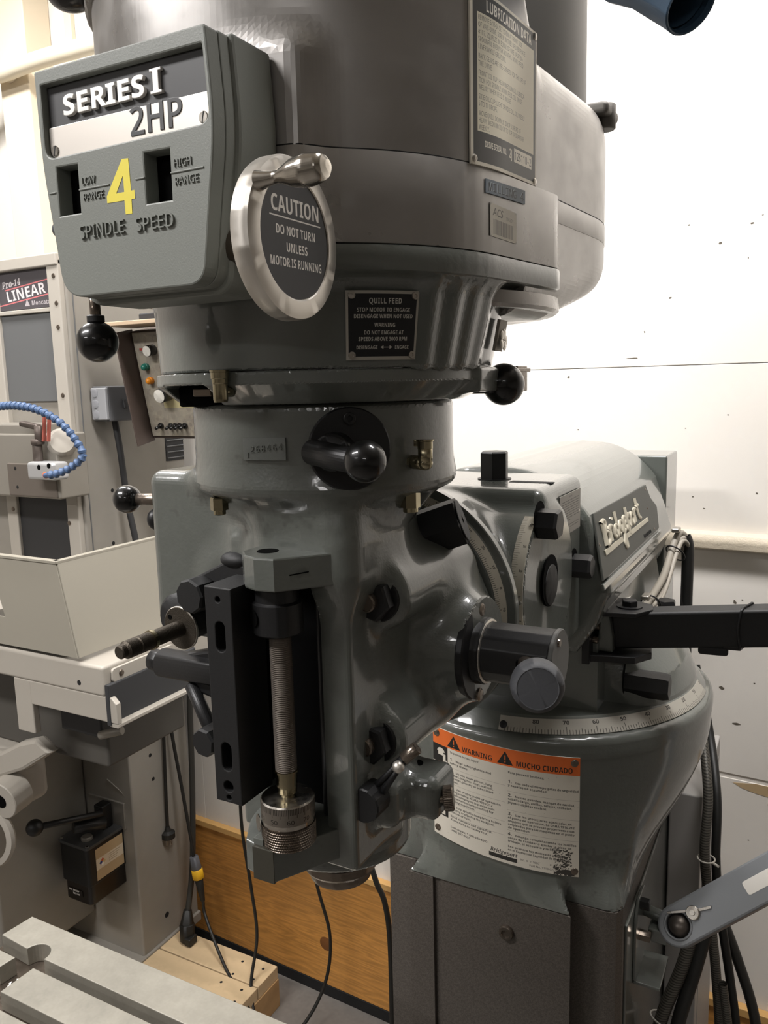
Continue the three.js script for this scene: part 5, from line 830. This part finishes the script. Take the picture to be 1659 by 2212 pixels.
cord('supply_cable', 'thick grey cable running down the pedestal edge into a black rubber socket', 'cable', [[-1.185, 1.0, -1.13], [-1.196, .90, -1.11], [-1.206, .60, -1.105], [-1.212, .35, -1.09], [-1.215, .205, -1.06]], .0085, cordG, c => { part(c, 'socket_body', merge(rod([-1.215, .215, -1.06], [-1.212, .175, -1.05], .012, .020), rod([-1.212, .176, -1.05], [-1.205, .127, -1.04], .0225, .021), box([-1.20, .126, -1.055], [-1.178, .150, -1.02], .004)), cordM); });
cord('hanging_cord', 'thin black cord hanging below the slotted bar in front of the plywood', 'cord', [[-.96, 1.0, -1.03], [-.965, .75, -1.03], [-.975, .55, -1.04], [-.955, .38, -1.04], [-.935, .24, -1.03], [-.925, .12, -.98], [-.86, .04, -.92], [-.80, .006, -.86], [-.70, .006, -.80]], .0046, cordM);
cord('hanging_cord', 'thin black cord curving behind the spindle nose in front of the plywood', 'cord', [[-.82, .72, -1.08], [-.80, .56, -1.08], [-.757, .40, -1.08], [-.725, .27, -1.08], [-.735, .14, -1.06], [-.775, .04, -1.0], [-.83, .006, -.95], [-.92, .006, -.90]], .0046, cordM);
cord('hanging_cord', 'short dark cord right of the spindle nose beside the column', 'cord', [[-.63, .72, -1.08], [-.60, .56, -1.08], [-.577, .48, -1.08], [-.555, .42, -1.085], [-.545, .30, -1.09], [-.545, .02, -1.09]], .0075, cordM);
// grey cable bundle lacing round the rear of the ram
{ const b = thing('cable_bundle', 'bundle of pale grey cables strapped along the side of the ram', 'cable bundle', [.16, 1.43, -.80]);
  const base = [[.1560, 1.395, -.560], [.1600, 1.414, -.585], [.1630, 1.4205, -.620], [.1650, 1.4260, -.665], [.1680, 1.4370, -.72], [.1700, 1.4580, -.765], [.1740, 1.4820, -.79], [.1790, 1.4930, -.805], [.1860, 1.4850, -.812], [.1880, 1.46, -.812]];
  const gs = [0x8d877c, 0x9b958a, 0x7c776e]; const r = rng(3);
  [[0, 0, .0062, 0], [.004, -.012, .0050, 1], [.002, -.021, .0042, 2], [-.002, -.030, .0040, 0], [.006, -.016, .0036, 1]].forEach(([dx, dy, rad, ci], k) => part(b, 'cable', tube(base.map(([x, y, z], i) => { const s = sin(i / 9 * PI); const sag = k ? s * (i > 2 && i < 7 ? 1.15 : .55) : 0; return [x + dx, y + dy * (.45 + sag * .6), z + (k ? .006 * k * s : 0)]; }), rad, 8, 70), S({ color: gs[ci], roughness: .55 })));
  const tie = (c, n, R) => { const u = V(0, 1, 0).cross(V(...n)).normalize(), v = V(...n).cross(u).normalize(); part(b, 'cable_tie', tube(Array.from({ length: 21 }, (_, i) => V(...c).addScaledVector(u, R * cos(i / 20 * 2 * PI)).addScaledVector(v, R * 1.25 * sin(i / 20 * 2 * PI)).toArray()), .0013, 6, 60), M.blackOx); };
  tie([.1660, 1.4110, -.628], [.1, .25, -1], .0155); tie([.1765, 1.4640, -.781], [.3, .7, -.7], .0150);
  for (const p of [[.160, 1.4285, -.622], [.1745, 1.5010, -.795]]) part(b, 'saddle_clip', box([p[0] - .006, p[1] - .004, p[2] - .012], [p[0] + .006, p[1] + .003, p[2] + .012], .002), M.steel); }
const flexM = S({ map: flexTex, roughness: .45, metalness: .3 });
cord('conduit', 'black flexible conduit dropping straight down behind the support arm', 'conduit', [[.1860, 1.4880, -.812], [.1915, 1.470, -.812], [.1925, 1.42, -.808], [.193, 1.36, -.805], [.195, 1.26, -.80]], .0098, S({ color: 0x1b1b1a, roughness: .45 }));
cord('conduit', 'ribbed dark conduit strapped down the edge of the cabinet above the lamp arm', 'conduit', [[.200, 1.25, -.845], [.225, 1.16, -.80], [.246, 1.08, -.73], [.247, 1.0, -.70], [.256, .92, -.695], [.272, .80, -.69], [.284, .66, -.69], [.29, .45, -.69], [.295, .02, -.69]], .0078, flexM, c => { part(c, 'conduit_strap', tube(Array.from({ length: 17 }, (_, i) => [.250 + .013 * cos(i / 8 * PI), .985, -.70 + .013 * sin(i / 8 * PI)]), .0015, 6, 40), S({ color: 0xb9b3a8, roughness: .5 })); part(c, 'strap_tail', rod([.262, .985, -.69], [.270, .987, -.682], .0022), S({ color: 0xb9b3a8, roughness: .5 })); });
cord('conduit', 'smooth black conduit beside the ribbed one right of the cabinet', 'conduit', [[.205, 1.25, -.86], [.235, 1.15, -.82], [.258, 1.07, -.745], [.263, .98, -.715], [.272, .90, -.71], [.292, .78, -.71], [.306, .68, -.71], [.318, .50, -.71], [.325, .02, -.71]], .0072, S({ color: 0x161614, roughness: .5 }));
cord('conduit', 'dark conduit looping below the lamp arm, rightmost of the bundle', 'conduit', [[.270, .88, -.73], [.300, .80, -.735], [.330, .70, -.74], [.345, .58, -.74], [.352, .40, -.74], [.355, .02, -.74]], .0085, S({ color: 0x23221f, roughness: .55 }));
cord('conduit', 'short ribbed conduit curling under the lamp arm', 'conduit', [[.285, .80, -.665], [.298, .70, -.665], [.300, .60, -.665], [.290, .55, -.66], [.278, .50, -.66], [.272, .30, -.66], [.27, .02, -.66]], .0070, flexM);
cord('conduit', 'pair of ribbed conduits slanting down in front of the cabinet', 'conduit', [[.245, .92, -.600], [.232, .86, -.590], [.208, .78, -.575], [.196, .70, -.565], [.192, .60, -.56], [.20, .02, -.56]], .0100, flexM, c => { part(c, 'cable', tube([[.262, .92, -.605], [.250, .86, -.595], [.232, .78, -.580], [.222, .70, -.57], [.220, .60, -.565], [.228, .02, -.565]], .0105, 10, 80), S({ color: 0x191917, roughness: .5 })); part(c, 'conduit_strap', tube(Array.from({ length: 21 }, (_, i) => [.218 + .027 * cos(i / 10 * PI), .775 - .006 * cos(i / 10 * PI), -.576 + .015 * sin(i / 10 * PI)]), .0015, 6, 50), S({ color: 0xa9a49b, roughness: .5 })); });
// ---------------------------------------------------------------- the room
const WY = -Math.atan(.0564), wallG = g => { g.rotateY(WY); g.translate(0, 0, -1.141); return g; };
const plaster = pattern(512, 1.6, [[3, 1], [9, .6], [40, .3], [140, .2]], 81, (a) => { const v = .985 + .035 * (a - .5); return [226 * v, 221 * v, 213 * v]; });
const wallMat = S({ map: plaster, roughness: .72 }), wallGrey = S({ color: 0xb3aea6, roughness: .8 }), wallD = S({ color: 0x8a8174, roughness: .8 });
// back wall of painted sheets with open joints
const wb = struct('wall_back', wallG(box([-3.6, 0, -.12], [5.3, CEILING, -.012], 0)), wallD);
const sheets = []; for (const [y0, y1, xs] of [[1.7727, CEILING, [-3.6, -1.26, 1.18, 5.3]], [.934, 1.7715, [-3.6, -1.9, -.68, .54, 5.3]], [.0, .924, [-3.6, -1.26, -.04, .345, 5.3]]]) for (let i = 0; i < xs.length - 1; i++) sheets.push(sub(wb, 'wall_panel', wallG(box([xs[i] + .0003, y0, -.012], [xs[i + 1] - .0003, y1, 0], .0012)), wallMat));
sub(wb, 'joint_strip', wallG(box([-3.6, .9242, -.0125], [5.3, .9338, -.0018], 0)), wallMat);
{ const r = rng(21), scuffs = [], M2 = S({ color: 0x5a5348, roughness: .8 }); const mark = (x, y, w, h, a) => scuffs.push(slab(Array.from({ length: 9 }, (_, i) => { const k = .6 + r() * .7, b = i / 9 * 2 * PI; return [x + cos(b) * w * k, y + sin(b) * h * k]; }), [0, 0, -.0001], X1, Y1, .0005, 0));
  for (const [x, y, w, h] of [[-.105, 1.755, .0028, .0022], [.187, 1.105, .009, .004], [.225, 1.117, .005, .004], [.255, 1.045, .008, .0025], [.19, 2.0, .003, .002], [.245, 2.03, .004, .002], [.10, 1.905, .003, .002], [.243, 1.30, .003, .004], [-.06, 1.94, .0022, .0018], [.03, 1.79, .012, .0012], [-1.14, .60, .004, .003], [-1.03, .62, .006, .02]]) mark(x, y, w, h);
  for (let i = 0; i < 26; i++) mark(-.1 + r() * .45, .5 + r() * 1.7, .0008 + r() * .0016, .0006 + r() * .0012);
  sub(wb, 'wall_scuffs', wallG(merge(scuffs)), M2).userData.kind = 'stuff'; }
sub(wb, 'torn_paper', wallG(slab([[.255, .9165], [.272, .9085], [.30, .903], [.36, .897], [.45, .893], [.45, .9235], [.30, .9235]], [0, 0, -.0002], X1, Y1, .0008, 0)), S({ color: 0xb59d78, roughness: .85 }));
sub(wb, 'plywood_edge', wallG(spin([[0, 0], [.008, 0], [.006, .003], [0, .004]], [.330, .885, 0], Z1, 14, .5)), S({ color: 0x8a8270, roughness: .6 }));
// plywood dado with a pale cap
const ply = (() => { const n = 512, a = fractal(n, [[2, .7], [5, 1], [16, .5], [60, .25]], 91), b = fractal(n, [[60, 1], [128, 1]], 92), d = new Uint8Array(n * n * 4); for (let j = 0; j < n; j++) for (let i = 0; i < n; i++) { const x = i / 7, x0 = floor(x), t = x - x0, g = lerp(a[j * n + x0], a[j * n + x0 + 1], t), f = lerp(b[j * n + x0], b[j * n + x0 + 1], t), q = g * 15 + j * .012, w = abs(q % 1 - .5) * 2, v = .86 + .13 * w + .12 * (f - .5), k = (j * n + i) * 4; d[k] = min(255, 198 * v); d[k + 1] = 140 * v; d[k + 2] = 70 * v; d[k + 3] = 255; } const t = new THREE.DataTexture(d, n, n); t.wrapS = t.wrapT = THREE.MirroredRepeatWrapping; t.magFilter = t.minFilter = THREE.LinearFilter; t.repeat.set(1 / .75, 1 / .42); t.colorSpace = THREE.SRGBColorSpace; t.needsUpdate = true; return t; })();
const dd = struct('dado_back', wallG(box([-3.6, .035, .0], [5.3, .402, .016], .001)), S({ map: ply, roughness: .5 }));
sub(dd, 'dado_cap', wallG(box([-3.6, .4025, .0], [5.3, .4215, .021], .002)), S({ color: 0xc49a5e, roughness: .55 }));
sub(dd, 'knot', wallG(spin([[0, 0], [.022, 0], [.02, .0005], [0, .0006]].map(([r, h]) => [r, h]), [-.80, .165, .0158], Z1, 20, .5)), S({ color: 0x6e4520, roughness: .55 }));
struct('baseboard_back', wallG(box([-3.6, 0, 0], [5.3, .034, .018], .001)), M.dark);
// bumper rail along the right of the back wall
const rl = struct('trim_1', wallG(slab([[0, 1.4085], [.022, 1.4085, .006], [.024, 1.430, .008], [.018, 1.4385, .004], [0, 1.4385]], [-.02, 0, 0], [0, 0, 1], Y1, .001, 0)), wallMat);
{ const g = slab([[0, 1.4085], [.024, 1.4085, .004], [.026, 1.428, .010], [.020, 1.4395, .003], [0, 1.4420]], [0, 0, 0], [0, 0, 1], Y1, 1.0, .0005); g.rotateY(0); g.translate(1.0, 0, 0); const m = sub(rl, 'bumper_rail', wallG(g), S({ map: plaster, color: 0xe8e0d0, roughness: .6, bumpMap: castBump, bumpScale: .0006 })); }
// painted post, batten and pipe on the left of the back wall
const creamM = S({ color: 0xdccfb8, roughness: .6 });
struct('trim_2', wallG(merge(box([-1.822, .42, 0], [-1.690, CEILING, .09], .004))), creamM);
struct('trim_3', wallG(box([-1.612, .42, 0], [-1.582, CEILING, .014], .002)), creamM);
const pipe = thing('wall_pipe', 'cream painted pipe bending along the wall at the upper left', 'pipe', [-1.9, 2.62, -1.2]);
part(pipe, 'pipe_run', wallG(tube([[-2.6, 2.44, .075], [-2.05, 2.575, .080], [-1.93, 2.612, .085], [-1.875, 2.652, .09], [-1.82, 2.664, .125], [-1.74, 2.664, .125], [-1.55, 2.664, .125], [-1.2, 2.664, .09]], .023, 14, 80)), S({ color: 0xd6cdb8, roughness: .5 }));
part(pipe, 'pipe_clamp', wallG(rod([-1.775, 2.664, .088], [-1.745, 2.664, .104], .014)), creamM);
struct('wall_left', box([-3.42, 0, -1.5], [-3.3, CEILING, 7.0], 0), wallGrey);
struct('wall_right', box([5.0, 0, -1.32], [5.12, CEILING, 7.0], 0), wallGrey);
struct('wall_front', box([-3.42, 0, 7.0], [5.12, CEILING, 7.12], 0), wallGrey);
const concrete = pattern(512, 1.2, [[4, 1], [12, .8], [50, .5], [160, .5]], 95, a => { const v = .85 + .3 * (a - .5); return [116 * v, 111 * v, 105 * v]; });
struct('floor', box([-3.42, -.1, -1.5], [5.12, 0, 7.12], 0), S({ map: concrete, roughness: .6 }));
struct('ceiling', box([-3.42, CEILING, -1.5], [5.12, CEILING + .1, 7.12], 0), S({ color: 0xcfcac0, roughness: .8 }));
const glow = S({ color: 0xffffff, emissive: 0xfffdfb, emissiveIntensity: 5 });
const white = S({ color: 0xe8e6e0, roughness: .5 });
const places = ['against the back wall on the right', 'against the back wall on the left', 'above the table end in front of the beige machine', 'in the second row behind on the left', 'in the second row behind on the right'];
FIXTURES.forEach(([x, z, I], i) => {
  const f = thing('ceiling_light', 'white twin tube ceiling light ' + places[i], 'light', [x, CEILING, z], 'twin tube ceiling lights');
  part(f, 'housing', box([x - .62, CEILING - .06, z - .16], [x + .62, CEILING, z + .16], .01), white);
  for (const s of [-.1, .1]) part(f, 'lamp_tube', rod([x - .6, CEILING - .085, z + s], [x + .6, CEILING - .085, z + s], .016), glow);
  const l = new THREE.RectAreaLight(0xfffcfb, I, 1.2, .26); l.position.set(x, CEILING - .115, z); l.lookAt(x, 0, z); l.castShadow = true; scene.add(l);
});
renderer.render(scene, camera);
